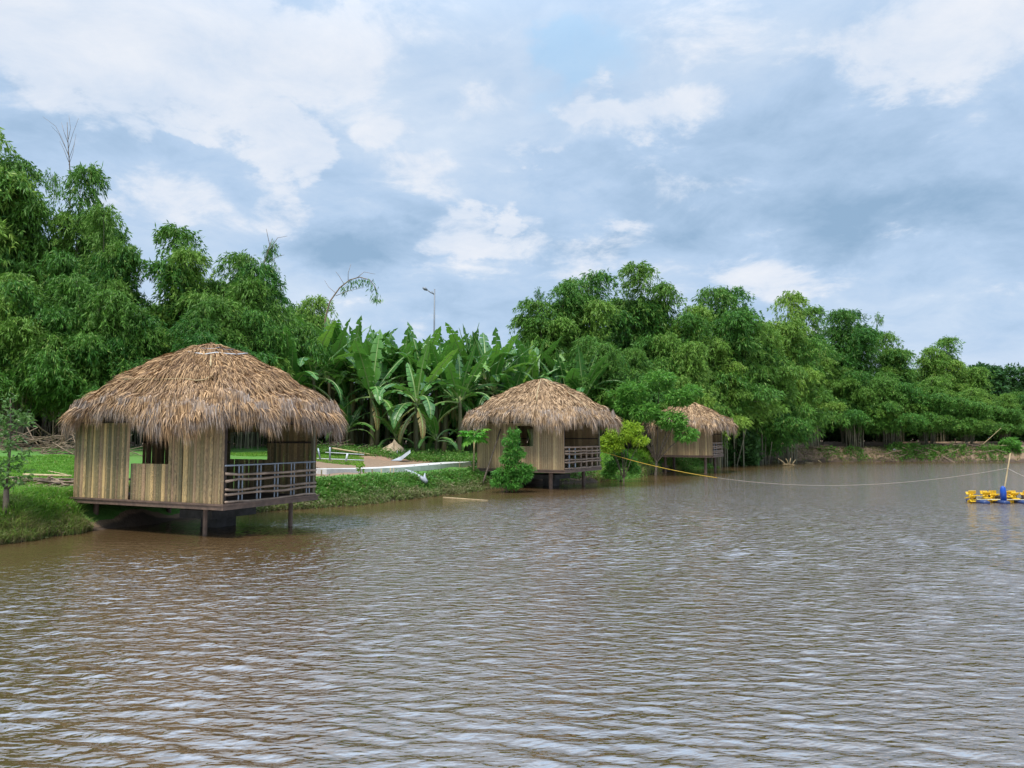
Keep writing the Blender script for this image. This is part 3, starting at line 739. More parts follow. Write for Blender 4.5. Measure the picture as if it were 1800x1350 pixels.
BW = [bamboo_proto(121, 22, .16, 5.0, (.36, .07), 1.0, .85), bamboo_proto(122, 20, .10, 5.4, (.36, .07), 1.0, .8), bamboo_proto(123, 24, .2, 4.8, (.36, .07), 1.0, .9)]
BS = [bamboo_proto(111, 6, .35, 2.2, (.34, .055), .35)]       # thin, see-through
def bamboo(px, top, depth, width, proto, label, group, rot=None, thin=False):
    p = stand(px, depth); zt = at(px, top, depth)[2]; sz = (zt - p[2]) / 9.7; sw = min(width / 6.4, .80 * sz)
    root = empty('bamboo_clump', label, 'bamboo', p, 0, group)
    r_ = rng_h.uniform(0, 6.28) if rot is None else rot
    lib = BS if thin else BP
    if not thin and sz < 1.2: lib = BW; sw = min(max(width * 1.05, 7.2 * sz) / 10.6, 1.0 * sz)
    cm, fm = lib[proto % len(lib)]
    obj('trunk', cm, root, (0, 0, 0), (0, 0, r_), (sw, sw, sz)); obj('crown', fm, root, (0, 0, 0), (0, 0, r_), (sw, sw, sz))
    return root
GL = 'bamboo clumps behind the nearest hut'; GR = 'bamboo clumps along the far bank'
LEFT = [
 (-40, 200, 40, 6.2, 0, 'bamboo clump cut by the left edge of the photo, its tip leaning in'),
 (22, 268, 41, 5.2, 3, 'tall bamboo clump behind the sapling at the left edge'),
 (125, 285, 42, 4.6, 1, 'tallest bamboo clump on the left, bare dead culm sticking out above it'),
 (185, 352, 39, 3.7, 0, 'tall bamboo clump on the left with a plume nodding over to the right'),
 (330, 383, 41, 4.8, 1, 'round topped bamboo clump directly above the nearest hut roof'),
 (445, 436, 42, 3.6, 3, 'slim bamboo clump between the nearest hut roof and the banana grove'),
 (530, 512, 52, 4.6, 0, 'low bamboo clump touching the left end of the banana grove'),
 (30, 470, 35, 5.0, 3, 'low front bamboo clump at the left edge beside the brush heap'),
 (135, 478, 36, 4.6, 1, 'dark front bamboo clump left of the nearest hut roof'),
 (235, 530, 37, 4.6, 3, 'front bamboo clump behind the left slope of the nearest roof'),
 (345, 520, 38, 4.6, 0, 'front bamboo clump behind the peak of the nearest roof'),
 (430, 500, 40, 4.4, 1, 'front bamboo clump behind the right slope of the nearest roof'),
 (70, 430, 47, 6.0, 2, 'bamboo clump deep in the shade behind the left front row'),
 (275, 530, 47, 5.5, 4, 'bamboo clump deep in the gap between the two tall left clumps'),
 (390, 500, 48, 5.5, 2, 'bamboo clump deep behind the round topped one'),
 (510, 540, 55, 6.0, 4, 'bamboo clump deep behind the left end of the banana grove')]
RIGHT = [
 (962, 492, 58, 5.4, 4, 'airy bamboo clump at the left end of the right thicket, drooping over the bananas'),
 (1025, 470, 60, 5.0, 2, 'tall bamboo clump second from the left end of the right thicket'),
 (1128, 460, 62, 5.6, 0, 'highest bamboo clump of the right thicket above the leafy tree'),
 (1195, 492, 63, 5.0, 1, 'bamboo clump right of the highest clump of the thicket'),
 (1272, 490, 66, 6.0, 2, 'broad dome of bamboo straight above the farthest hut'),
 (1382, 506, 74, 5.2, 0, 'pointed bamboo clump right of the dome above the farthest hut'),
 (1330, 540, 70, 6.0, 1, 'bamboo clump in the dip between the dome and the pointed clump'),
 (1428, 532, 82, 6.0, 3, 'small topped bamboo clump right of the pointed clump'),
 (1490, 533, 84, 6.4, 2, 'bamboo clump with two feathery tips over the middle of the far bank'),
 (1570, 578, 85, 6.2, 0, 'broad bamboo clump right of the two feathery tips'),
 (1648, 588, 87, 6.4, 4, 'last rounded bamboo clump before the skyline drops on the right'),
 (1690, 632, 88, 5.6, 1, 'sloping bamboo clump at the right shoulder of the thicket'),
 (1048, 585, 53, 4.6, 1, 'low bamboo clump just right of the banana grove'),
 (1110, 610, 56, 4.8, 3, 'low shaded bamboo clump behind the leafy tree'),
 (1185, 580, 59, 5.0, 1, 'low bamboo clump behind the roof of the farthest hut, left part'),
 (1255, 590, 63, 5.4, 3, 'low bamboo clump behind the roof of the farthest hut, right part'),
 (1335, 640, 72, 5.4, 1, 'yellowish low bamboo clump right of the farthest hut'),
 (1425, 590, 79, 6.0, 3, 'front bamboo clump hanging over the bare bank'),
 (1500, 640, 79.5, 5.6, 0, 'front bamboo clump over the darkest hollow of the bank'),
 (1565, 650, 79.5, 5.8, 1, 'olive front bamboo clump right of the dark hollow'),
 (1630, 660, 80, 5.6, 3, 'front bamboo clump over the green patch of the far bank'),
 (1700, 680, 80, 5.4, 0, 'last front bamboo clump at the right end of the bare bank'),
 (1090, 540, 72, 8.0, 2, 'bamboo clump at the back, left half of the right thicket'),
 (1230, 560, 76, 8.0, 4, 'bamboo clump at the back, behind the dome'),
 (1360, 580, 86, 9.0, 2, 'bamboo clump at the back, behind the yellowish low one'),
 (1470, 600, 94, 9.0, 4, 'bamboo clump at the back, behind the dark hollow'),
 (1580, 640, 96, 9.0, 2, 'bamboo clump at the back, behind the olive front one'),
 (1680, 670, 98, 9.0, 4, 'bamboo clump at the back right of the thicket')]
for px, top, dep, w, pr, lab in LEFT: bamboo(px, top, dep, w * 1.25, pr, lab, GL)
for px, top, dep, w, pr, lab in RIGHT: bamboo(px, top, dep, w * 1.5, pr, lab, GR)
bamboo(85, 290, 43, 3.4, 0, 'thin see-through bamboo between the two tall clumps on the left', GL, thin=True)
bamboo(475, 412, 43, 3.0, 0, 'wispy half bare bamboo with dry tips above the low left clumps', GL, thin=True)
bamboo(1545, 545, 86, 4.0, 0, 'thin bamboo wisp sticking out between two clumps of the far bank', GR, thin=True)
bamboo(1675, 585, 88, 4.2, 0, 'thin bamboo wisp at the right end of the skyline', GR, thin=True)
bamboo(940, 500, 59, 3.4, 0, 'thin bamboo wisp drooping at the left edge of the right thicket', GR, thin=True)

# ------------------------------------------------------------------ broadleaf trees and bushes
def crown_mesh(name, seed, blobs_, n, leaf, mat, k=6, droop=.35):
    rng = np.random.default_rng(seed); g_ = Geo()
    vol = [b[3] ** 2 for b in blobs_]; tot = sum(vol)
    for b, vv in zip(blobs_, vol):
        m_ = max(6, int(n * vv / tot)); d = sphere_dirs(rng, m_); d[:, 2] = d[:, 2] * .8 + .15
        Pp = np.array(b[:3]) + d * b[3] * (.4 + .6 * rng.random((m_, 1)) ** .5) * np.array((1, 1, b[4] if len(b) > 4 else .75))
        V, Q = sprays(rng, Pp, d * np.array((.9, .9, .4)), k, leaf[0], leaf[1], droop, .5, .04)
        g_.add(V, Q, att=rng.random() * .5)
    return g_.mesh(name, mat)
def trunk_mesh(name, stems, mat):
    g_ = Geo()
    for pts, r0, r1 in stems:
        P = np.array(pts, float); V, Q, T_ = tube(P, np.linspace(r0, r1, len(P)), 7); g_.add(V, Q, T_)
    return g_.mesh(name, mat, True)
def tree(name, label, cat, base, blobs_, n, leaf, mat, stems, seed, group=None, k=6, droop=.35):
    root = empty(name, label, cat, base, 0, group)
    obj('trunk', trunk_mesh('tree_trunk', stems, M['bark']), root)
    obj('crown', crown_mesh('tree_crown', seed, blobs_, n, leaf, mat, k, droop), root)
    return root
def limbs(h0, blobs_, r0, r1, lean=(0, 0)):
    s = [([(0, 0, -.3), (lean[0] * .5, lean[1] * .5, h0 * .5), (lean[0], lean[1], h0)], r0, r0 * .7)]
    for b in blobs_: s.append(([(lean[0], lean[1], h0 * .92), ((lean[0] + b[0]) / 2, (lean[1] + b[1]) / 2, (h0 + b[2]) / 2 + .1), b[:3]], r0 * .5, r1))
    return s
def blob_px(base, px, py, depth, r_px, sq=.75):
    p = at(px, py, depth); return (p[0] - base[0], p[1] - base[1], p[2] - base[2], r_px * depth / F, sq)
# the leafy tree in front of the farthest hut
b_ = stand(1150, 48.5)
bl = [blob_px(b_, x, y, d, r) for x, y, d, r in [(1114, 690, 48.5, 26), (1159, 672, 48.8, 28), (1194, 700, 48, 24), (1134, 725, 48, 26), (1105, 715, 49, 24), (1180, 740, 47.6, 26), (1205, 765, 47.4, 20), (1215, 690, 48, 18), (1085, 700, 50, 20)]]
tree('broadleaf_tree', 'leafy green tree in front of the farthest hut, low spreading branches', 'tree', b_, bl, 1900, (.30, .085), M['tree_leaf'], limbs(1.5, bl, .10, .015, (.1, 0)), 21)
b_ = stand(1095, 41.3)
bl = [blob_px(b_, x, y, d, r) for x, y, d, r in [(1090, 765, 41.3, 24), (1110, 755, 41.4, 18), (1125, 775, 41, 14), (1075, 785, 41.2, 20), (1066, 775, 41.5, 14), (1098, 748, 41.6, 10)]]
tree('lime_shrub', 'yellow green shrub at the right end of the middle hut', 'shrub', b_, bl, 700, (.20, .07), M['lime_leaf'], limbs(1.0, bl, .05, .01), 22)
b_ = stand(1100, 39.6) if T(*stand(1100, 39.6)[:2]) > .1 else stand(1090, 42.0)
bl = [blob_px(b_, x, y, b_[1], r) for x, y, r in [(1079, 819, 13), (1104, 812, 13), (1089, 799, 12), (1069, 832, 9), (1114, 826, 9)]]
tree('bank_shrub', 'dark green shrub at the waterline below the yellow green shrub', 'shrub', b_, bl, 500, (.20, .07), M['tree_leaf'], limbs(.5, bl, .03, .008), 23)
b_ = stand(888, 33.6)
bl = [blob_px(b_, x, y, b_[1], r) for x, y, r in [(904, 760, 9), (898, 775, 14), (903, 792, 15), (896, 808, 15), (906, 822, 17), (886, 834, 18), (918, 838, 16), (900, 850, 17), (926, 824, 12), (876, 848, 12), (914, 800, 9)]]
tree('bushy_sapling', 'bright green bush climbing the wall under the window of the middle hut', 'bush', b_, bl, 1000, (.17, .05), M['tree_leaf'], limbs(.6, bl, .035, .008), 24)
# sapling at the left edge
b_ = ground(10, 915)
sd_ = b_[1]
bl = [blob_px(b_, x, y, sd_, r) for x, y, r in [(18, 705, 14), (25, 735, 22), (8, 740, 18), (40, 750, 14), (15, 770, 22), (48, 742, 10), (5, 790, 14), (30, 800, 18), (10, 820, 22), (32, 835, 20), (-12, 830, 22), (-15, 760, 20), (20, 850, 16)]]
st_px = lambda x, y: tuple(np.array(at(x, y, sd_)) - b_)
sap = empty('young_tree', 'slender young tree standing in the grass at the left edge of the photo', 'tree', b_)
stems = [([(0, 0, -.2), st_px(11, 860)], .085, .06), ([st_px(11, 860), st_px(18, 790), st_px(19, 740), st_px(18, 700)], .028, .008), ([st_px(11, 862), st_px(25, 850), st_px(34, 842)], .03, .01), ([st_px(18, 800), st_px(2, 775), st_px(-8, 762)], .016, .006), ([st_px(19, 760), st_px(36, 748), st_px(50, 741)], .012, .005), ([st_px(11, 862), st_px(0, 840), st_px(-10, 832)], .03, .01)]
obj('trunk', trunk_mesh('young_tree_trunk', stems, M['bark']), sap)
obj('crown', crown_mesh('young_tree_crown', 31, bl, 170, (.155, .055), M['sapling_leaf'], 5, .15), sap)
# papaya
b_ = ground(832, 834); top = at(834, 762, b_[1])
pap = empty('papaya_tree', 'small papaya with one drooping umbrella of leaves at the left corner of the middle hut', 'tree', b_)
obj('trunk', trunk_mesh('papaya_trunk', [([(0, 0, -.2), tuple((top - b_) * .5), tuple(top - b_)], .045, .035)], M['pale_pole']), pap)
def papaya_leaf_mesh():
    g_ = Geo(); V, Q, T_ = tube([(0, 0, 0), (.22, 0, .10), (.44, 0, .05)], .009, 5); g_.add(V, Q, T_)
    for i in range(7):
        a = -1.5 + i * .5; L = .34 - .03 * abs(i - 3); d = np.array((math.cos(a), math.sin(a), -.35)); s = np.array((-math.sin(a), math.cos(a), 0))
        o_ = np.array((.44, 0, .05)); pts = [o_, o_ + d * L * .3 + s * .03, o_ + d * L * .55 + s * .085, o_ + d * L + (0, 0, -.06), o_ + d * L * .55 - s * .085, o_ + d * L * .3 - s * .03]
        g_.add(pts, [(0, 1, 2, 5), (5, 2, 3, 4)])
    return g_.mesh('papaya_leaf', M['papaya_leaf'])
pm = papaya_leaf_mesh()
for i in range(22):
    a = i * 2.4; el = [.35, .0, -.45][i % 3]
    obj('leaf', pm, pap, tuple(top - b_ + np.array((0, 0, -.02 * i * .4))), (0, -el, a), (1, 1, 1) if i % 4 else (1.15, 1.15, 1.15))

# ------------------------------------------------------------------ banana grove
def banana_leaf(seed, L, W, e0, curl, dry=0.0):
    """A blade rising at e0 (radians) from the crown and curling over; torn along the veins."""
    rng = np.random.default_rng(seed); n = 15; s = np.linspace(0, 1, n)
    ang = e0 - curl * s ** 1.4; ds = L / (n - 1)
    x = np.concatenate([[0], np.cumsum(np.cos(ang[:-1]) * ds)]); z = np.concatenate([[0], np.cumsum(np.sin(ang[:-1]) * ds)])
    P = np.stack([x, np.zeros(n), z], 1); nrm = np.stack([-np.sin(ang), np.zeros(n), np.cos(ang)], 1)
    g_ = Geo()
    V, Q, T_ = tube(P, np.linspace(.04, .008, n), 5); g_.add(V, Q, T_, mat=1)
    wid = W * .5 * np.clip(np.sin(np.clip((s - .13) / .87, 0, 1) ** .75 * math.pi) ** .55, 0, 1)
    for sd in (-1, 1):
        for i in range(2, n - 1):
            tear = rng.random() < .33
            f0 = .0; f1 = .90 if tear else 1.0
            dr = rng.uniform(.2, .55) + (.5 if tear else 0) * rng.random() + dry
            def pt(k, w, fr):
                base = P[k] + (P[min(k + 1, n - 1)] - P[k]) * fr
                return base + np.array((0, sd, 0)) * w * math.cos(dr) + nrm[k] * (w * .18) - np.array((0, 0, 1)) * w * math.sin(dr) * .75
            w0, w1 = wid[i], wid[i + 1]
            fwd = (P[i + 1] - P[i]) * .35
            a_, b2 = P[i], P[i] + (P[i + 1] - P[i]) * f1
            o0 = pt(i, w0, 0) + fwd; o1 = pt(i, w0 * (1 - f1) + w1 * f1, f1) + fwd
            m0, m1 = (a_ + o0) / 2 + nrm[i] * w0 * .07, (b2 + o1) / 2 + nrm[i] * w0 * .07
            q = [(0, 1, 3, 2), (2, 3, 5, 4)] if sd > 0 else [(1, 0, 2, 3), (3, 2, 4, 5)]
            g_.add([a_, b2, m0, m1, o0, o1], q, att=1.0 if dry else 0.0)
    return g_.mesh('banana_leaf', [M['banana_leaf'], M['midrib']])
BL = [banana_leaf(1, 2.3, 0.55, 1.42, .25), banana_leaf(2, 2.5, 0.58, 1.2, .75), banana_leaf(3, 2.6, 0.57, .95, 1.25), banana_leaf(4, 2.5, 0.55, .75, 1.7),
      banana_leaf(5, 2.3, 0.51, .45, 1.9), banana_leaf(6, 2.0, 0.45, .1, 1.75), banana_leaf(7, 2.4, 0.62, 1.1, .45), banana_leaf(8, 1.6, .4, -.5, 1.1, .35)]
stem_me = {}
for hh in (1.4, 2.3, 3.0):
    g_ = Geo(); s = np.linspace(0, 1, 7)
    V, Q, T_ = tube(np.stack([.08 * np.sin(s * 2.5), .05 * s, -.3 + s * (hh + .3)], 1), np.linspace(.12, .065, 7), 8); g_.add(V, Q, T_)
    stem_me[hh] = g_.mesh('banana_stem', M['stem'], True)
def banana(p, hh, scale, label, seed, nleaf=9, droop=0.0):
    scale *= 1.3; nleaf += 4
    rr = random.Random(seed)
    p = stand(900 + F * p[0] / p[1], p[1] + 6.0); scale *= 1.14
    root = empty('banana_plant', label, 'banana plant', p, rr.uniform(0, 6.28), 'banana plants of the grove'); root.scale = (scale,) * 3
    obj('stem', stem_me[hh], root)
    for i in range(nleaf):
        f = i / (nleaf - 1); idx = min(7, max(0, int(f * 6.0 + droop + rr.uniform(-.3, 1.2))))
        if f < .12: idx = 0
        if rr.random() < .12: idx = 6
        obj('leaf', BL[idx], root, (.08 * .6 + .0, .05, hh - .1 - f * .25), (rr.uniform(-.12, .12), rr.uniform(-.12, .12), i * 2.4 + rr.uniform(-.35, .35)), (rr.uniform(.85, 1.15),) * 3)
    if rr.random() < .5: obj('leaf', BL[7], root, (.06, .05, hh - .5), (0, 0, rr.uniform(0, 6.28)))
    return root
FRONT = [(735, 36.5, 2.3, 1.0, 'banana plant in full view at the front of the grove, fountain of drooping leaves'),
         (655, 38, 2.3, 1.05, 'front banana plant between the full view one and the right eave of the nearest hut'),
         (575, 39.5, 3.0, 1.0, 'front banana plant with tall upright leaves beside the right slope of the nearest roof'),
         (512, 35.5, 2.3, 1.0, 'leftmost banana plant, behind the right slope of the nearest roof'),
         (805, 39, 2.3, 1.05, 'front banana plant just left of the middle hut roof'),
         (548, 36.5, 3.0, 1.0, 'tall banana plant standing between the leftmost one and the bamboo'),
         (474, 35.8, 2.3, 1.0, 'banana plant half hidden by the slope of the nearest roof, in front of the bamboo'),
         (865, 41.5, 3.0, .95, 'banana plant behind the left slope of the middle hut roof'),
         (935, 44.5, 3.0, 1.0, 'banana plant behind the peak of the middle hut roof'),
         (1000, 46, 2.3, 1.05, 'banana plant behind the right slope of the middle hut roof'),
         (1035, 48, 2.3, .85, 'rightmost banana plant, against the low bamboo'),
         (620, 41, 3.0, 1.02, 'second row banana plant whose leaf tips stand up left of the lamp post'),
         (700, 41, 3.0, 1.0, 'second row banana plant straight behind the full view one'),
         (770, 42, 3.0, 1.0, 'second row banana plant under the street lamp')]
for i, (px, dep, hh, sc_, lab) in enumerate(FRONT): banana(stand(px, dep), hh, sc_, lab, 50 + i, 12 if i == 0 else 10, 1.6 if px in (735, 655, 805) else .5)
rr = random.Random(77); n_b = 0
for px, dep, sc_, lab in ((697, 37.5, .55, 'young banana sucker left of the full view plant'), (768, 37.2, .6, 'young banana sucker right of the full view plant'), (612, 38, .6, 'young banana sucker near the right eave of the nearest hut'), (840, 40, .65, 'young banana sucker beside the left eave of the middle hut')):
    banana(stand(px, dep), 1.4, sc_, lab, 400 + px, 7)
for dep, step in ((41.5, 40), (43.5, 44), (46, 48), (48.5, 50), (51, 52)):
    px = 520 + rr.uniform(-10, 20)
    while px < (905 if dep < 45 else 1030):
        banana(stand(px, dep + rr.uniform(-.9, .9)), rr.choice((2.3, 3.0, 3.0)), rr.uniform(.92, 1.12), 'banana plant crowded into the back rows of the grove', 200 + n_b, 9); n_b += 1
        px += step * rr.uniform(.8, 1.2)

# undergrowth that closes the view below the leaves
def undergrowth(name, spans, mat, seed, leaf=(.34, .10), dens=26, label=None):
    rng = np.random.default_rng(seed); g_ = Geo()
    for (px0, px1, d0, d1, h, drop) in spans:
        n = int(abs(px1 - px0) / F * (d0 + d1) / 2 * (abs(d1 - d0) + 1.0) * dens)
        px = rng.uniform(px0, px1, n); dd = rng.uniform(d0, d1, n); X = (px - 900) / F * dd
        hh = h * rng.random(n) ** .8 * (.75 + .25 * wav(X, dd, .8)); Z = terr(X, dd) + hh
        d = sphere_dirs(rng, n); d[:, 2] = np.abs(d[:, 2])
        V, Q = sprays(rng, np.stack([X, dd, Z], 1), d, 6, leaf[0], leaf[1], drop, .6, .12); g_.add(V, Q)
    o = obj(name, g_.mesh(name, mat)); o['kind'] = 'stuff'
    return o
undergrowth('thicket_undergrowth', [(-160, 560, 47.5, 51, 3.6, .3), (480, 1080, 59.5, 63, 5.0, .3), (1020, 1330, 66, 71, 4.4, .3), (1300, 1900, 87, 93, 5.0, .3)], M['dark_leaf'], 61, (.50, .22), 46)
undergrowth('low_weeds', [(560, 840, 39.8, 42.5, .40, .2), (1060, 1190, 43.5, 47, .5, .1), (1030, 1290, 57, 62, .8, .2)], M['weed'], 62, (.15, .06), 95)
# far woods at the right edge
def far_tree(px, top, depth, r_m, seed, label):
    b = stand(px, depth); zt = at(px, top, depth)[2] - b[2]
    rng = random.Random(seed)
    bl = [(rng.uniform(-r_m, r_m) * .6, rng.uniform(-r_m, r_m) * .5, zt - r_m * .5 - rng.uniform(0, zt * .55), r_m * rng.uniform(.45, .7), .8) for _ in range(9)] + [(0, 0, zt - r_m * .55, r_m * .55, 1.0)]
    tree('far_tree', label, 'tree', b, bl, 1500, (.8, .34), M['dark_leaf'], limbs(zt * .4, bl, .22, .05), seed, 'dark round trees beyond the pond', 5)
far_tree(1742, 640, 140, 5.5, 71, 'dark round tree in the distance just right of the bamboo skyline')
far_tree(1775, 636, 145, 6, 72, 'dark round distant tree second from the right edge')
far_tree(1815, 634, 140, 6.5, 73, 'dark round distant tree cut by the right edge')
far_tree(1700, 645, 150, 7, 74, 'dark round distant tree half behind the bamboo shoulder')
far_tree(1860, 640, 140, 7, 75, 'dark round distant tree outside the right edge')
for i, (px, dep, w, top, lab) in enumerate([(1765, 82, 5.2, 690, 'light green bamboo clump at the right edge of the far bank'), (1815, 84, 6.0, 676, 'light green bamboo clump cut by the right edge')]):
    bamboo(px, top, dep, w, 3 + i, lab, GR)
b_ = stand(1770, 77.6)
bl = [blob_px(b_, x, y, 77.5, r) for x, y, r in [(1775, 780, 15), (1762, 792, 12), (1785, 792, 13), (1772, 800, 10)]]
tree('bank_shrub', 'low green shrub at the waterline behind the top of the leaning pole', 'shrub', b_, bl, 500, (.3, .1), M['tree_leaf'], limbs(.6, bl, .05, .01), 25)

# ------------------------------------------------------------------ grass and weeds on the near bank
def grass_field(name, seed, n, sampler, h, w, mat, lean=.35, att=None):
    rng = np.random.default_rng(seed); P, hs = sampler(rng, n); n = len(P)
    a = rng.uniform(0, 6.28, n); out = np.stack([np.cos(a), np.sin(a), np.zeros(n)], 1)
    H = h * rng.uniform(.5, 1.25, n) * hs; ln = lean * rng.uniform(.3, 1.6, n)
    side = np.stack([-np.sin(a + rng.normal(0, .6, n)), np.cos(a), np.zeros(n)], 1) * (w * rng.uniform(.7, 1.3, n) * .5)[:, None]
    up = np.array((0, 0, 1.0))
    m_ = P + up * (H * .6)[:, None] + out * (H * ln * .4)[:, None]; tip = P + up * (H * (1 - .25 * ln))[:, None] + out * (H * ln * 1.2)[:, None]
    V = np.stack([P - side, P + side, m_ + side * .8, m_ - side * .8, tip], 1).reshape(-1, 3); b = np.arange(n) * 5
    tn = np.zeros(n) if att is None else att(P, rng)
    g_ = Geo().add(V, np.stack([b, b + 1, b + 2, b + 3], 1), np.stack([b + 3, b + 2, b + 4], 1), att=np.repeat(tn, 5))
    o = obj(name, g_.mesh(name, mat)); o['kind'] = 'stuff'; return o
def shore_sampler(px0, px1, s0, s1, power=1.0, far=0.0):
    """Points between bearings px0..px1 at s0..s1 metres inland of the waterline."""
    def f(rng, n):
        k = int(n * 6); px = rng.uniform(px0, px1, k)
        lo = np.array([p[0] for p in SHORE_PX]); dep = np.interp(px, lo, [on_plane(*p)[1] for p in SHORE_PX])
        y = dep - 1.2 + rng.random(k) ** power * (s1 * 2.6 + 1.2)
        x = (px - 900) / F * y; d = sdist(x, y) + .22 * wav(x, y, 1.9) + .1 * wav(x, y, 5.1); ok = (d > s0) & (d < s1) & (y > far)
        for (c, u, v, m_, l_, zf) in HUTS.values():
            a = (x - c[0]) * u[0] + (y - c[1]) * u[1]; b = (x - c[0]) * v[0] + (y - c[1]) * v[1]
            ok &= ~((a > -.15) & (a < m_ + .1) & (b > -.2) & (b < l_ + .1))
        x, y = x[ok][:n], y[ok][:n]
        return np.stack([x, y, terr(x, y) - .02], 1), (.65 + .5 * (wav(x, y, 1.3) * .5 + .5))
    return f
edge = lambda P, rng: np.clip((1 - sm((sdist(P[:, 0], P[:, 1]) - .1) / .7)) * rng.uniform(.3, 1.4, len(P)) + (rng.random(len(P)) < .06) * .8 + sm((wav(P[:, 0], P[:, 1], 1.15) - .25) / .5) * rng.uniform(0, .9, len(P)), 0, 1)
grass_field('bank_grass', 81, 26000, shore_sampler(-120, 330, -.03, 2.3), .38, .016, M['grass'], .7, edge)
grass_field('lawn_grass', 82, 42000, shore_sampler(-120, 140, 2.6, 12), .10, .03, M['grass'], .5)
grass_field('lawn_grass', 83, 26000, shore_sampler(400, 640, 1.5, 12, far=36.0), .10, .03, M['grass'], .5)
grass_field('bank_grass', 84, 16000, shore_sampler(420, 880, -.05, 1.4), .17, .022, M['grass'], .8, edge)
grass_field('bank_grass', 85, 24000, shore_sampler(1050, 1260, -.03, 5), .6, .045, M['lime_grass'], .5, edge)
grass_field('bank_grass', 86, 7000, shore_sampler(1262, 1790, -.02, 1.6), .22, .05, M['grass'], .9, lambda P, rng: np.full(len(P), .9))
def weeds(name, seed, n, sampler, h, leaf, mat):
    rng = np.random.default_rng(seed); P, hs = sampler(rng, n); n = len(P)
    P = P + np.stack([np.zeros(n), np.zeros(n), h * rng.random(n) * hs], 1); d = sphere_dirs(rng, n); d[:, 2] = np.abs(d[:, 2]) * .7
    V, Q = sprays(rng, P, d, 5, leaf[0], leaf[1], .1, .6, .05); tn = np.repeat(edge(P, rng), 20)
    o = obj(name, Geo().add(V, Q, att=tn).mesh(name, mat)); o['kind'] = 'stuff'; return o
weeds('bank_weeds', 91, 6500, shore_sampler(440, 890, -.02, 1.4), .18, (.12, .05), M['weed'])
weeds('bank_weeds', 92, 2600, shore_sampler(-120, 330, -.03, 2.0), .22, (.10, .04), M['weed'])
weeds('bank_weeds', 93, 2600, shore_sampler(930, 1260, .12, 3), .40, (.20, .08), M['weed'])
def patch(pxs, seed, n, h, leaf):
    rng = np.random.default_rng(seed); g_ = Geo()
    for (px, py, r) in pxs:
        p = ground(px, py); m_ = int(n * r * r); a = rng.uniform(0, 6.28, m_); q = r * np.sqrt(rng.random(m_))
        x, y = p[0] + np.cos(a) * q * 1.5, p[1] + np.sin(a) * q * .6; z = terr(x, y); ok = z > .05
        x, y, z = x[ok], y[ok], z[ok]; P = np.stack([x, y, z + h * rng.random(len(x)) * (1 - (q[ok] / r) ** 2)], 1); d = sphere_dirs(rng, len(x)); d[:, 2] = np.abs(d[:, 2])
        V, Q = sprays(rng, P, d, 5, leaf[0], leaf[1], .1, .6, .08); g_.add(V, Q)
    o = obj('bank_weeds', g_.mesh('bank_weeds', M['weed'])); o['kind'] = 'stuff'
patch([(1305, 800, 1.6), (1285, 806, 1.5), (1460, 803, .8), (1505, 800, .9), (1585, 797, 1.3), (1610, 800, 1.5), (1635, 801, 1.2), (1680, 799, 1.1), (1745, 800, 1.2), (1270, 808, 1.4)], 94, 130, .7, (.26, .10))

# ------------------------------------------------------------------ path, heaps and builders' leftovers
def ribbon(name, cpx, width, thick, mat):
    P = np.array([ground(x, y) for x, y in cpx]); s = np.linspace(0, len(P) - 1, 40)
    P = np.stack([np.interp(s, np.arange(len(P)), P[:, k]) for k in range(3)], 1)
    tng = unit(np.gradient(P[:, :2], axis=0)); nr = np.stack([-tng[:, 1], tng[:, 0]], 1)
    z = np.convolve(np.pad(np.array([max(T(*(p[:2] + nr_ * w_)) for w_ in (-width / 2, 0, width / 2)) for p, nr_ in zip(P, nr)]), 4, mode='edge'), np.ones(9) / 9, 'valid') + thick
    g_ = Geo(); L = np.column_stack([P[:, :2] + nr * width / 2, z]); R = np.column_stack([P[:, :2] - nr * width / 2, z])
    dn = np.array((0, 0, -.25)); V = np.stack([L + dn, L, R, R + dn], 1).reshape(-1, 3); n = len(P)
    i = (np.arange(n - 1) * 4)[:, None]; j = np.arange(3)[None]
    Q = np.stack([i + j, i + j + 1, i + j + 5, i + j + 4], -1).reshape(-1, 4); g_.add(V, Q[:, ::-1]); g_.add([V[0], V[1], V[2], V[3]], [(0, 1, 2, 3)]); g_.add(V[-4:], [(3, 2, 1, 0)])
    o = obj(name, g_.mesh(name, mat)); o['kind'] = 'structure'; return o
ribbon('footpath', [(556, 833), (620, 830.5), (690, 827), (760, 822), (815, 816.5), (842, 813)], 1.25, .10, M['concrete'])
def heap(name, label, cat, px, py, rx, ry, h, mat, seed, conical=True):
    p = ground(px, py); rng = np.random.default_rng(seed); nt, nr = 28, 9
    th = np.arange(nt) * 2 * math.pi / nt; rr_ = np.linspace(0, 1.1, nr)
    TH, RR = np.meshgrid(th, rr_); X = p[0] + RR * rx * np.cos(TH); Y = p[1] + RR * ry * np.sin(TH)
    prof = np.maximum(0, 1 - RR) ** (1.0 if conical else .6)
    Z = terr(X, Y) - .06 + h * prof * (1 + .15 * np.sin(TH * 3 + seed) + .1 * np.sin(TH * 7 + RR * 5)) + rng.normal(0, .02, X.shape) * (RR < 1)
    V = np.stack([X - p[0], Y - p[1], Z - p[2]], -1).reshape(-1, 3); i = np.arange(nr - 1)[:, None] * nt; j = np.arange(nt)[None]; k = (j + 1) % nt
    Q = np.stack([i + j, i + nt + j, i + nt + k, i + k], -1).reshape(-1, 4)
    return tag(obj(name, Geo().add(V, Q).mesh(name, mat, True), None, tuple(p)), label, cat)
heap('sand_heap', 'pale conical heap of sand in front of the banana grove', 'heap', 692, 804, 1.3, 1.1, .85, M['sand'], 1)
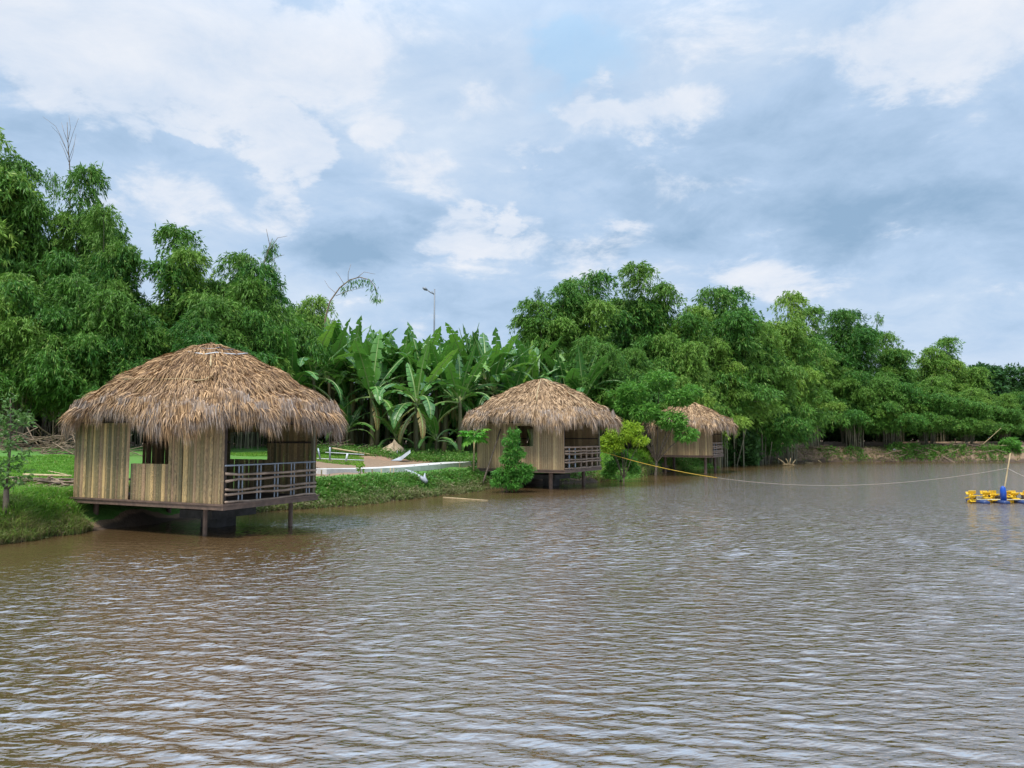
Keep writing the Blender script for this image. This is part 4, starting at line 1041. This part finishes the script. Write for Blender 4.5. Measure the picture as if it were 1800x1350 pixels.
heap('soil_heap', 'low reddish heap of dug soil spread around the sand heap', 'heap', 690, 809, 2.6, 1.4, .22, M['soil'], 2, False)
def sticks(name, label, cat, px, py, rx, ry, n, L, r_, mat, seed, h=.3, rise=.25, group=None):
    """A heap of loose sticks, each a part."""
    p = ground(px, py); rng = np.random.default_rng(seed); root = empty(name, label, cat, p, 0, group)
    vars_ = []
    for k in range(6):
        s = np.linspace(0, 1, 5); P = np.stack([(s - .5), .06 * np.sin(s * 4 + k), .05 * np.sin(s * 3 + k * 2)], 1)
        V, Q, T_ = tube(P, .5, 5); vars_.append((P, None))
    mesh_ = []
    for k in range(6):
        P = vars_[k][0] * L; V, Q, T_ = tube(P, np.linspace(r_, r_ * .55, 5), 5); mesh_.append(Geo().add(V, Q, T_).mesh('stick', mat, True))
    for i in range(n):
        a, q = rng.uniform(0, 6.28), math.sqrt(rng.random()); x, y = rx * q * math.cos(a), ry * q * math.sin(a)
        z = T(p[0] + x, p[1] + y) - p[2] + .02 + h * (1 - q) * rng.random()
        obj('stick', mesh_[i % 6], root, (x, y, z), (0, rng.normal(0, rise), rng.normal(0, .6) if rng.random() < .7 else rng.uniform(0, 3.1)), (rng.uniform(.5, 1.3),) * 3)
    return root
sticks('debris_pile', 'pile of brown husks and split sticks on bare soil left of the nearest hut', 'debris', 88, 851, 1.35, .75, 46, 1.1, .035, M['dry_stick'], 5, .12, .08)
sticks('brush_heap', 'long heap of dry brown bamboo brush at the foot of the left bamboo', 'brush heap', 75, 792, 4.2, 1.3, 170, 2.2, .024, M['dry_stick'], 6, 1.0, .3)
sticks('brush_heap', 'heap of dry brown brush behind the metal frame, right of the nearest hut', 'brush heap', 585, 797, 2.6, 1.2, 90, 1.7, .022, M['dry_stick'], 7, .8, .3)
sticks('brush_heap', 'tangle of dry brush along the top of the far bank', 'brush heap', 1650, 793, 7, 1.0, 110, 2.4, .035, M['dry_stick'], 8, .7, .25)
sticks('brush_heap', 'low litter of dry sticks on the far bank right of the farthest hut', 'brush heap', 1400, 796, 6, .9, 90, 2.0, .03, M['dry_stick'], 9, .4, .2)
sticks('offcut_pile', 'scattered pale bamboo offcuts on the soil heap in front of the bananas', 'offcuts', 722, 809, 2.0, .8, 34, .8, .03, M['pale_pole'], 10, .1, .08)
sticks('offcut_pile', 'few broken sticks on bare soil beside the footpath near the nearest hut', 'offcuts', 575, 826, 1.3, .5, 14, .6, .022, M['dry_stick'], 12, .05, .06)
def pole_between(name, label, cat, a, b, r0, r1, mat, n=6, sag=0.0, group=None):
    a, b = np.array(a, float), np.array(b, float); s = np.linspace(0, 1, n)
    P = a + np.outer(s, b - a); P[:, 2] -= 4 * sag * s * (1 - s)
    V, Q, T_ = tube(P - a, np.linspace(r0, r1, n), 7)
    return tag(obj(name, Geo().add(V, Q, T_).mesh(name, mat, True), None, tuple(a)), label, cat, group)
def on_g(px, py, up=0.04): p = ground(px, py); p[2] += up; return p
pole_between('bamboo_pole', 'pale bamboo pole lying along the edge of the lawn left of the nearest hut', 'pole', on_g(40, 837), on_g(126, 839), .05, .04, M['pale_pole'])
pole_between('bamboo_pole', 'thin pale stick lying on the lawn above the long pole, left of the nearest hut', 'pole', on_g(85, 831), on_g(118, 837), .025, .02, M['pale_pole'])
pole_between('bamboo_pole', 'long bamboo pole lying from the metal frame to the soil heap', 'pole', on_g(584, 803, .45), on_g(690, 808, .08), .05, .04, M['pale_pole'])
pole_between('bamboo_pole', 'pale pole lying right of the sand heap', 'pole', on_g(700, 805, .1), on_g(748, 806, .06), .045, .04, M['pale_pole'])
# white metal frame on the lawn
p0 = ground(580, 813); fr = empty('metal_stand', 'light grey metal stand of pipes on the grass beside the nearest hut', 'stand', p0)
def fr_px(px, py, y=None): return at(px, py, p0[1]) - p0
for nm, a, b_, r_, m_ in (('upright', (580, 786), (580, 810), .045, 'grey_steel'), ('upright', (611, 797), (608, 811), .05, 'white_plastic'), ('upright', (559, 788), (563, 808), .04, 'grey_steel'), ('crossbar', (557, 806), (640, 809), .022, 'white_plastic'), ('crossbar', (572, 795), (640, 799), .02, 'white_plastic')):
    V, Q, T_ = tube([fr_px(*a), fr_px(*b_)], r_, 6); obj(nm, Geo().add(V, Q, T_).mesh(nm, M[m_], True), fr)
# tilted scrap by the soil heap, pipe on the bank
p = ground(703, 811)
g_ = Geo(); s = np.linspace(0, 1, 5)
g_.add([(-.45, 0, 0), (.1, -.25, .02), (.55, -.1, .42), (.5, .2, .55), (.0, .25, .2), (-.5, .02, -.02), (.1, -.27, 0), (.57, -.12, .40), (.52, .2, .53), (.0, .25, .17)], [(0, 1, 4, 0)] if 0 else [(1, 2, 3, 4), (9, 8, 7, 6), (1, 6, 7, 2), (2, 7, 8, 3), (3, 8, 9, 4)], [(0, 1, 4), (5, 9, 6), (0, 5, 6), (0, 6, 1), (0, 4, 9), (0, 9, 5)])
tag(obj('metal_sheet', g_.mesh('metal_sheet', M['grey_plastic']), None, tuple(p + (0, 0, .05))), 'bent grey metal sheet leaning beside the soil heap', 'sheet')
p = ground(735, 842); pipe = empty('discarded_pipe', 'pale grey forked pipe lying down the weedy bank between the huts', 'pipe', p)
pp = lambda px, py, up: at(px, py, p[1] - (py - 842) * .03) - p + (0, 0, up)
V, Q, T_ = tube([pp(713, 829, .06), pp(725, 836, .1), pp(738, 843, .1), pp(750, 849, .05)], [.05, .09, .10, .09], 8); obj('pipe_body', Geo().add(V, Q, T_).mesh('pipe_body', M['grey_plastic'], True), pipe)
V, Q, T_ = tube([pp(747, 836, .1), pp(746, 843, .1), pp(749, 848, .06)], [.02, .06, .07], 7); obj('pipe_branch', Geo().add(V, Q, T_).mesh('pipe_branch', M['grey_plastic'], True), pipe)
# stakes with seedlings along the bank
for i, (px, py, top, leafy, lab) in enumerate([(633, 842, 817, True, 'short stake with a tuft of leaves on the bank right of the nearest hut'), (670, 842, 824, False, 'thin bare stake on the bank beside the footpath'), (686, 838, 822, False, 'pair of thin sticks at the edge of the footpath'), (698, 808, 792, False, 'white stake standing in front of the sand heap')]):
    p = ground(px, py); h_ = at(px, top, p[1])[2] - p[2]
    st_ = empty('stake', lab, 'stake', p, 0, 'stakes on the bank')
    V, Q, T_ = tube([(0, 0, -.15), (.01, 0, h_ * .5), (0, 0, h_)], .022, 6); obj('stick', Geo().add(V, Q, T_).mesh('stake_stick', M['white_plastic' if i == 3 else 'pale_pole'], True), st_)
    if i == 2:
        V, Q, T_ = tube([(.14, 0, -.15), (.14, 0, h_ * .95)], .02, 6); obj('stick', Geo().add(V, Q, T_).mesh('stake_stick', M['pale_pole'], True), st_)
    if leafy: obj('leaves', crown_mesh('stake_leaves', 41, [(0, 0, h_, .13, .9), (.02, 0, h_ - .18, .09, .9)], 14, (.14, .06), M['lime_leaf'], 5, .2), st_)
# pegs of the footpath formwork
for i, (px, py) in enumerate([(565, 838), (654, 836), (728, 828), (753, 826), (775, 824), (808, 822)]):
    p = ground(px, py); V, Q = box(-.025, .025, -.025, .025, -.15, .27)
    tag(obj('formwork_peg', Geo().add(V, Q).mesh('formwork_peg', M['dry_stick']), None, tuple(p), (0, 0, .3 * i)), ('short wooden peg at the hut end of the footpath', 'short wooden peg below the stake with leaves, on the footpath edge', 'short wooden peg above the forked pipe, on the footpath edge', 'short wooden peg right of the forked pipe, on the footpath edge', 'short wooden peg halfway between forked pipe and papaya', 'short wooden peg on the footpath edge just left of the papaya')[i], 'peg', 'pegs along the footpath')
# stick leaning on the middle hut
a = ground(858, 828); b_ = at(882, 757, 36.0)
C, u, v, Mw, Lw, zf = HUTS['middle']; wp = C + v * 3.45 - u * .12
pole_between('leaning_pole', 'dark wooden pole leaning on the wall of the middle hut left of the bush', 'pole', (wp[0] - .85, wp[1] - .95, T(wp[0] - .85, wp[1] - .95) - .05), (wp[0] + .02, wp[1], zf + 1.95), .045, .035, M['bark'])

# dead and arching bamboo culms above the thickets
def culm(label, px_pts, depth, r0, twigs, seed, leaves=None, mat='dry_stick'):
    rng = np.random.default_rng(seed); P = np.array([at(x, y, depth) for x, y in px_pts]); b = P[0].copy(); b[2] = T(b[0], b[1])
    P = np.vstack([b, P]) - b; root = empty('bamboo_culm', label, 'bamboo', b, 0, 'lone bamboo culms')
    V, Q, T_ = tube(P, np.linspace(r0 * 1.6, r0 * .4, len(P)), 5); g_ = Geo().add(V, Q, T_); obj('stem', g_.mesh('culm_stem', M[mat], True), root)
    tw = Geo()
    for pts in twigs:
        q = np.array([at(x, y, depth + rng.normal(0, .3)) for x, y in pts]) - b; V, Q, T_ = tube(q, np.linspace(r0 * .5, r0 * .2, len(q)), 4); tw.add(V, Q, T_)
    if twigs: obj('twigs', tw.mesh('culm_twigs', M[mat], True), root)
    if leaves:
        pts = np.array([at(x + rng.normal(0, 3), y + abs(rng.normal(0, 6)), depth) for x, y in leaves for _ in range(5)]) - b
        V, Q = sprays(rng, pts, np.tile((0, 0, -.5), (len(pts), 1)), 5, .34, .06, .4, .5, .1); obj('leaves', Geo().add(V, Q).mesh('culm_leaves', M['bamboo_leaf']), root)
culm('dead bare culm with fanned twigs rising above the tallest left bamboo clump', [(123, 420), (123, 300), (120, 260), (118, 215)], 43.5, .032,
     [[(121, 285), (112, 262), (105, 248)], [(121, 275), (110, 245), (98, 222), (75, 205)], [(121, 280), (130, 255), (134, 235)], [(120, 262), (128, 235), (138, 208)], [(119, 250), (112, 230), (108, 215)], [(120, 245), (124, 225), (121, 203)], [(121, 290), (128, 270), (131, 252)], [(120, 270), (104, 236), (90, 222)]], 1)
culm('arching culm bending right over the banana grove, leafy at its drooping tip', [(572, 560), (580, 530), (597, 506), (615, 492), (632, 487), (650, 492), (660, 505), (663, 520)], 47, .04,
     [[(612, 493), (612, 480), (617, 464)], [(590, 515), (578, 505), (570, 492)], [(605, 500), (596, 485), (590, 477)], [(628, 488), (640, 478), (660, 482)], [(590, 520), (610, 512), (640, 505)]], 2, [(620, 492), (632, 488), (642, 490), (650, 494), (657, 502), (661, 512), (663, 522), (605, 505), (612, 498)])
culm('half bare dry culm leaning right over the low left bamboo', [(455, 520), (465, 460), (478, 420)], 43, .04, [[(465, 465), (490, 450), (500, 448)], [(470, 445), (488, 418), (505, 415)], [(474, 430), (470, 412), (468, 402)], [(468, 455), (480, 435), (492, 428)]], 3, [(460, 480), (468, 450), (475, 435)])
culm('long pale culm leaning right out of the far bank thicket', [(1722, 786), (1740, 770), (1760, 752)], 77.5, .04, [], 4, None, 'pale_pole')
# street lamp beyond the grove
b_ = stand(763, 60.0); lm = empty('street_lamp', 'grey street lamp with a single arm rising above the banana grove', 'street lamp', b_)
pl_ = lambda x, y: at(x, y, 60.0) - b_
V, Q, T_ = tube([(0, 0, -.2), pl_(763, 600), pl_(764, 508)], [.10, .075, .055], 8); obj('pole', Geo().add(V, Q, T_).mesh('lamp_pole', M['lamp_grey'], True), lm)
V, Q, T_ = tube([pl_(763.5, 517), pl_(757, 514), pl_(749, 508)], .055, 6); obj('arm', Geo().add(V, Q, T_).mesh('lamp_arm', M['lamp_grey'], True), lm)
V, Q, T_ = tube([pl_(751, 510), pl_(747, 507.5), pl_(743, 505.5)], [.07, .15, .06], 8); V[:, 2] = V[:, 2]; obj('lamp_head', Geo().add(V, Q, T_).mesh('lamp_head', M['lamp_grey'], True), lm)
V, Q, T_ = tube([pl_(763.5, 519), pl_(759, 511.5)], .035, 5); obj('brace', Geo().add(V, Q, T_).mesh('lamp_brace', M['lamp_grey'], True), lm)

# ------------------------------------------------------------------ on the water
def lathe(prof, n=14):
    P = np.array(prof, float); th = np.arange(n) * 2 * math.pi / n; m = len(P)
    V = np.stack([P[:, 0, None] * np.cos(th), P[:, 0, None] * np.sin(th), np.repeat(P[:, 1, None], n, 1)], -1).reshape(-1, 3)
    i = np.arange(m - 1)[:, None] * n; j = np.arange(n)[None]; k = (j + 1) % n
    return V, np.stack([i + j, i + k, i + n + k, i + n + j], -1).reshape(-1, 4)
base = on_plane(1755, 883); A_ROT = math.radians(4)
aer = empty('paddle_aerator', 'blue and yellow paddle wheel aerator floating at the right edge of the pond', 'aerator', base, -A_ROT)
S = base[1] / F                                                     # metres per photo pixel at the machine
X_ = lambda px: (px - 1755) * S
def float_mesh():
    g_ = Geo(); sx, sy = .16, .62
    prof = [(-1, .55), (-.94, .85), (-.7, 1), (.7, 1), (.94, .85), (1, .55)]
    rings = []
    for t, w in prof:
        a = np.arange(8) * math.pi / 4 + math.pi / 8; rings.append(np.stack([np.cos(a) * sx * w * 1.08, np.full(8, t * sy), np.sin(a) * .085 * w * 1.08], 1))
    V = np.concatenate(rings); i = np.arange(5)[:, None] * 8; j = np.arange(8)[None]; k = (j + 1) % 8
    g_.add(V, np.stack([i + j, i + k, i + 8 + k, i + 8 + j], -1).reshape(-1, 4), [(0, q + 1, q) for q in range(1, 7)] + [(40, 40 + q, 41 + q) for q in range(1, 7)])
    return g_.mesh('float', M['navy_plastic'], True)
fm = float_mesh()
for px in (1720.5, 1753.5, 1787, 1820): obj('float', fm, aer, (X_(px), 0, .03))
def wheel_mesh():
    g_ = Geo(); V, Q = lathe([(0.0, -.1), (.06, -.1), (.06, .1), (0, .1)], 10); V = V[:, [2, 0, 1]]; g_.add(V, Q)
    for q in range(6):
        a = q * math.pi / 3 + .25; c, s = math.cos(a), math.sin(a)
        def R(V): V = np.asarray(V); return np.stack([V[:, 0], V[:, 1] * c - V[:, 2] * s, V[:, 1] * s + V[:, 2] * c], 1)
        for xo in (-.095, 0, .095):
            V, Q = box(xo - .037, xo + .037, -.012, .012, .12, .245); g_.add(R(V), Q)
        for zz in (.13, .19, .24):
            V, Q = box(-.131, .131, -.0145, -.0125 + .027, zz - .008, zz + .008); g_.add(R(V), Q)
        V, Q = box(-.03, .03, -.014, .014, .05, .125); g_.add(R(V), Q)
    return g_.mesh('paddle_wheel', M['yellow_plastic'])
wm = wheel_mesh()
for i, px in enumerate((1710.5, 1733, 1745.8, 1768.3, 1779.6, 1802, 1813)): obj('paddle_wheel', wm, aer, (X_(px), 0, .20), (i * .4, 0, 0))
V, Q, T_ = tube([(X_(1706), 0, .20), (X_(1822), 0, .20)], .014, 6); obj('axle', Geo().add(V, Q, T_).mesh('axle', M['grey_steel'], True), aer)
for sy in (-.28, .28):
    V, Q, T_ = tube([(X_(1713), sy, .125), (X_(1824), sy, .125)], .02, 6); obj('frame_bar', Geo().add(V, Q, T_).mesh('frame_bar', M['cream_pipe'], True), aer)
for px in (1716, 1739.3, 1773, 1784, 1795.5):
    V, Q = box(X_(px) - .02, X_(px) + .02, -.05, .05, .11, .27); obj('bearing_block', Geo().add(V, Q).mesh('bearing_block', M['inner_wood']), aer)
V, Q = lathe([(.0, .08), (.105, .08), (.108, .40), (.10, .47), (.08, .56), (.045, .605), (.0, .62)], 16)
obj('motor_cover', Geo().add(V, Q).mesh('motor_cover', M['blue_plastic'], True), aer, (X_(1755.5), -.32, .02))
V, Q = box(-.16, .16, -.08, .08, .13, .24); obj('gearbox', Geo().add(V, Q).mesh('gearbox', M['inner_wood']), aer, (X_(1755.5), .02, .0))
# leaning mooring pole behind it, ropes
pb = on_plane(1762, 874); pt = at(1776, 797, pb[1])
pole_between('mooring_pole', 'leaning bamboo pole stuck in the pond behind the aerator', 'pole', pb + np.array((-.1, 0, -.6)), pt, .032, .022, M['pale_pole'])
tie = at(1771.5, 823, pb[1])
ra = at(1056, 793, 38.6)
def rope(name, label, a, b, sag, r_, mat, n=40):
    s = np.linspace(0, 1, n); P = a + np.outer(s, b - a); P[:, 2] -= 4 * sag * s * (1 - s); V, Q, T_ = tube(P - a, r_, 5)
    return tag(obj(name, Geo().add(V, Q, T_).mesh(name, mat, True), None, tuple(a)), label, 'rope')
s = np.linspace(0, 1, 61); RP = ra + np.outer(s, tie - ra)
zl = np.interp(s, [0, .08, .2, .3, .42, .6, .8, 1.0], [0, 0, 0, 0, 0, 0, 0, 0])
RP[:, 2] -= 4 * 1.18 * s * (1 - s)
k = 20
V, Q, T_ = tube(RP[:k + 1] - ra, .014, 5); rp = empty('mooring_rope', 'long rope sagging over the pond from the middle hut to the leaning pole', 'rope', ra)
obj('yellow_rope', Geo().add(V, Q, T_).mesh('yellow_rope', M['yellow_rope'], True), rp)
V, Q, T_ = tube(RP[k:] - ra, .0075, 5); obj('pale_rope', Geo().add(V, Q, T_).mesh('pale_rope', M['pale_rope'], True), rp)
rope('mooring_rope', 'short pale rope running from the leaning pole out of the right edge', tie, at(1850, 848, 27.0), .12, .009, M['pale_rope'], 14)
# floating stick, driftwood, litter
a, b_ = on_plane(779, 875), on_plane(858, 879)
pole_between('floating_bamboo', 'pale bamboo stick floating near the bank left of the middle hut', 'stick', a + np.array((0, 0, .01)), b_ + np.array((0, 0, -.01)), .03, .01, M['pale_pole'])
def twig_bunch(label, px, py, pts, r_):
    p = on_plane(px, py); root = empty('driftwood', label, 'driftwood', p, 0, 'driftwood near the far bank')
    for q in pts:
        P = np.array([at(x, y, p[1]) for x, y in q]) - p; V, Q, T_ = tube(P, np.linspace(r_, r_ * .5, len(P)), 5); obj('branch', Geo().add(V, Q, T_).mesh('branch', M['pale_pole'], True), root)
twig_bunch('dead branch with upright twigs poking out of the water off the far bank', 1385, 817, [[(1376, 816), (1386, 816), (1402, 818)], [(1386, 816), (1384, 810), (1381, 806)], [(1388, 816), (1389, 810), (1390, 805)], [(1392, 817), (1396, 811), (1399, 808)], [(1380, 815), (1374, 810), (1368, 806)]], .05)
twig_bunch('straight pale sticks floating at the edge of the far bank', 1420, 813.5, [[(1415, 813), (1432, 814)], [(1438, 809), (1444, 813)]], .04)
twig_bunch('thin pale stick floating right of the farthest hut', 1292, 817, [[(1286, 818), (1297, 816)]], .05)
def scrap(name, label, px, py, w, h, seed):
    p = ground(px, py); rng = np.random.default_rng(seed); V, Q = lathe([(.0, 0), (w * .8, h * .1), (w, h * .4), (w * .6, h * .8), (0, h)], 8); V = V + rng.normal(0, w * .12, V.shape)
    tag(obj(name, Geo().add(V, Q).mesh(name, M['white_plastic']), None, tuple(p)), label, 'litter', 'white litter on the far bank')
scrap('white_bag', 'white plastic bag on top of the far bank just right of the farthest hut', 1327, 791, .22, .5, 1)
scrap('white_bag', 'small white plastic scrap on the far bank above the green patch', 1572, 793, .14, .24, 2)
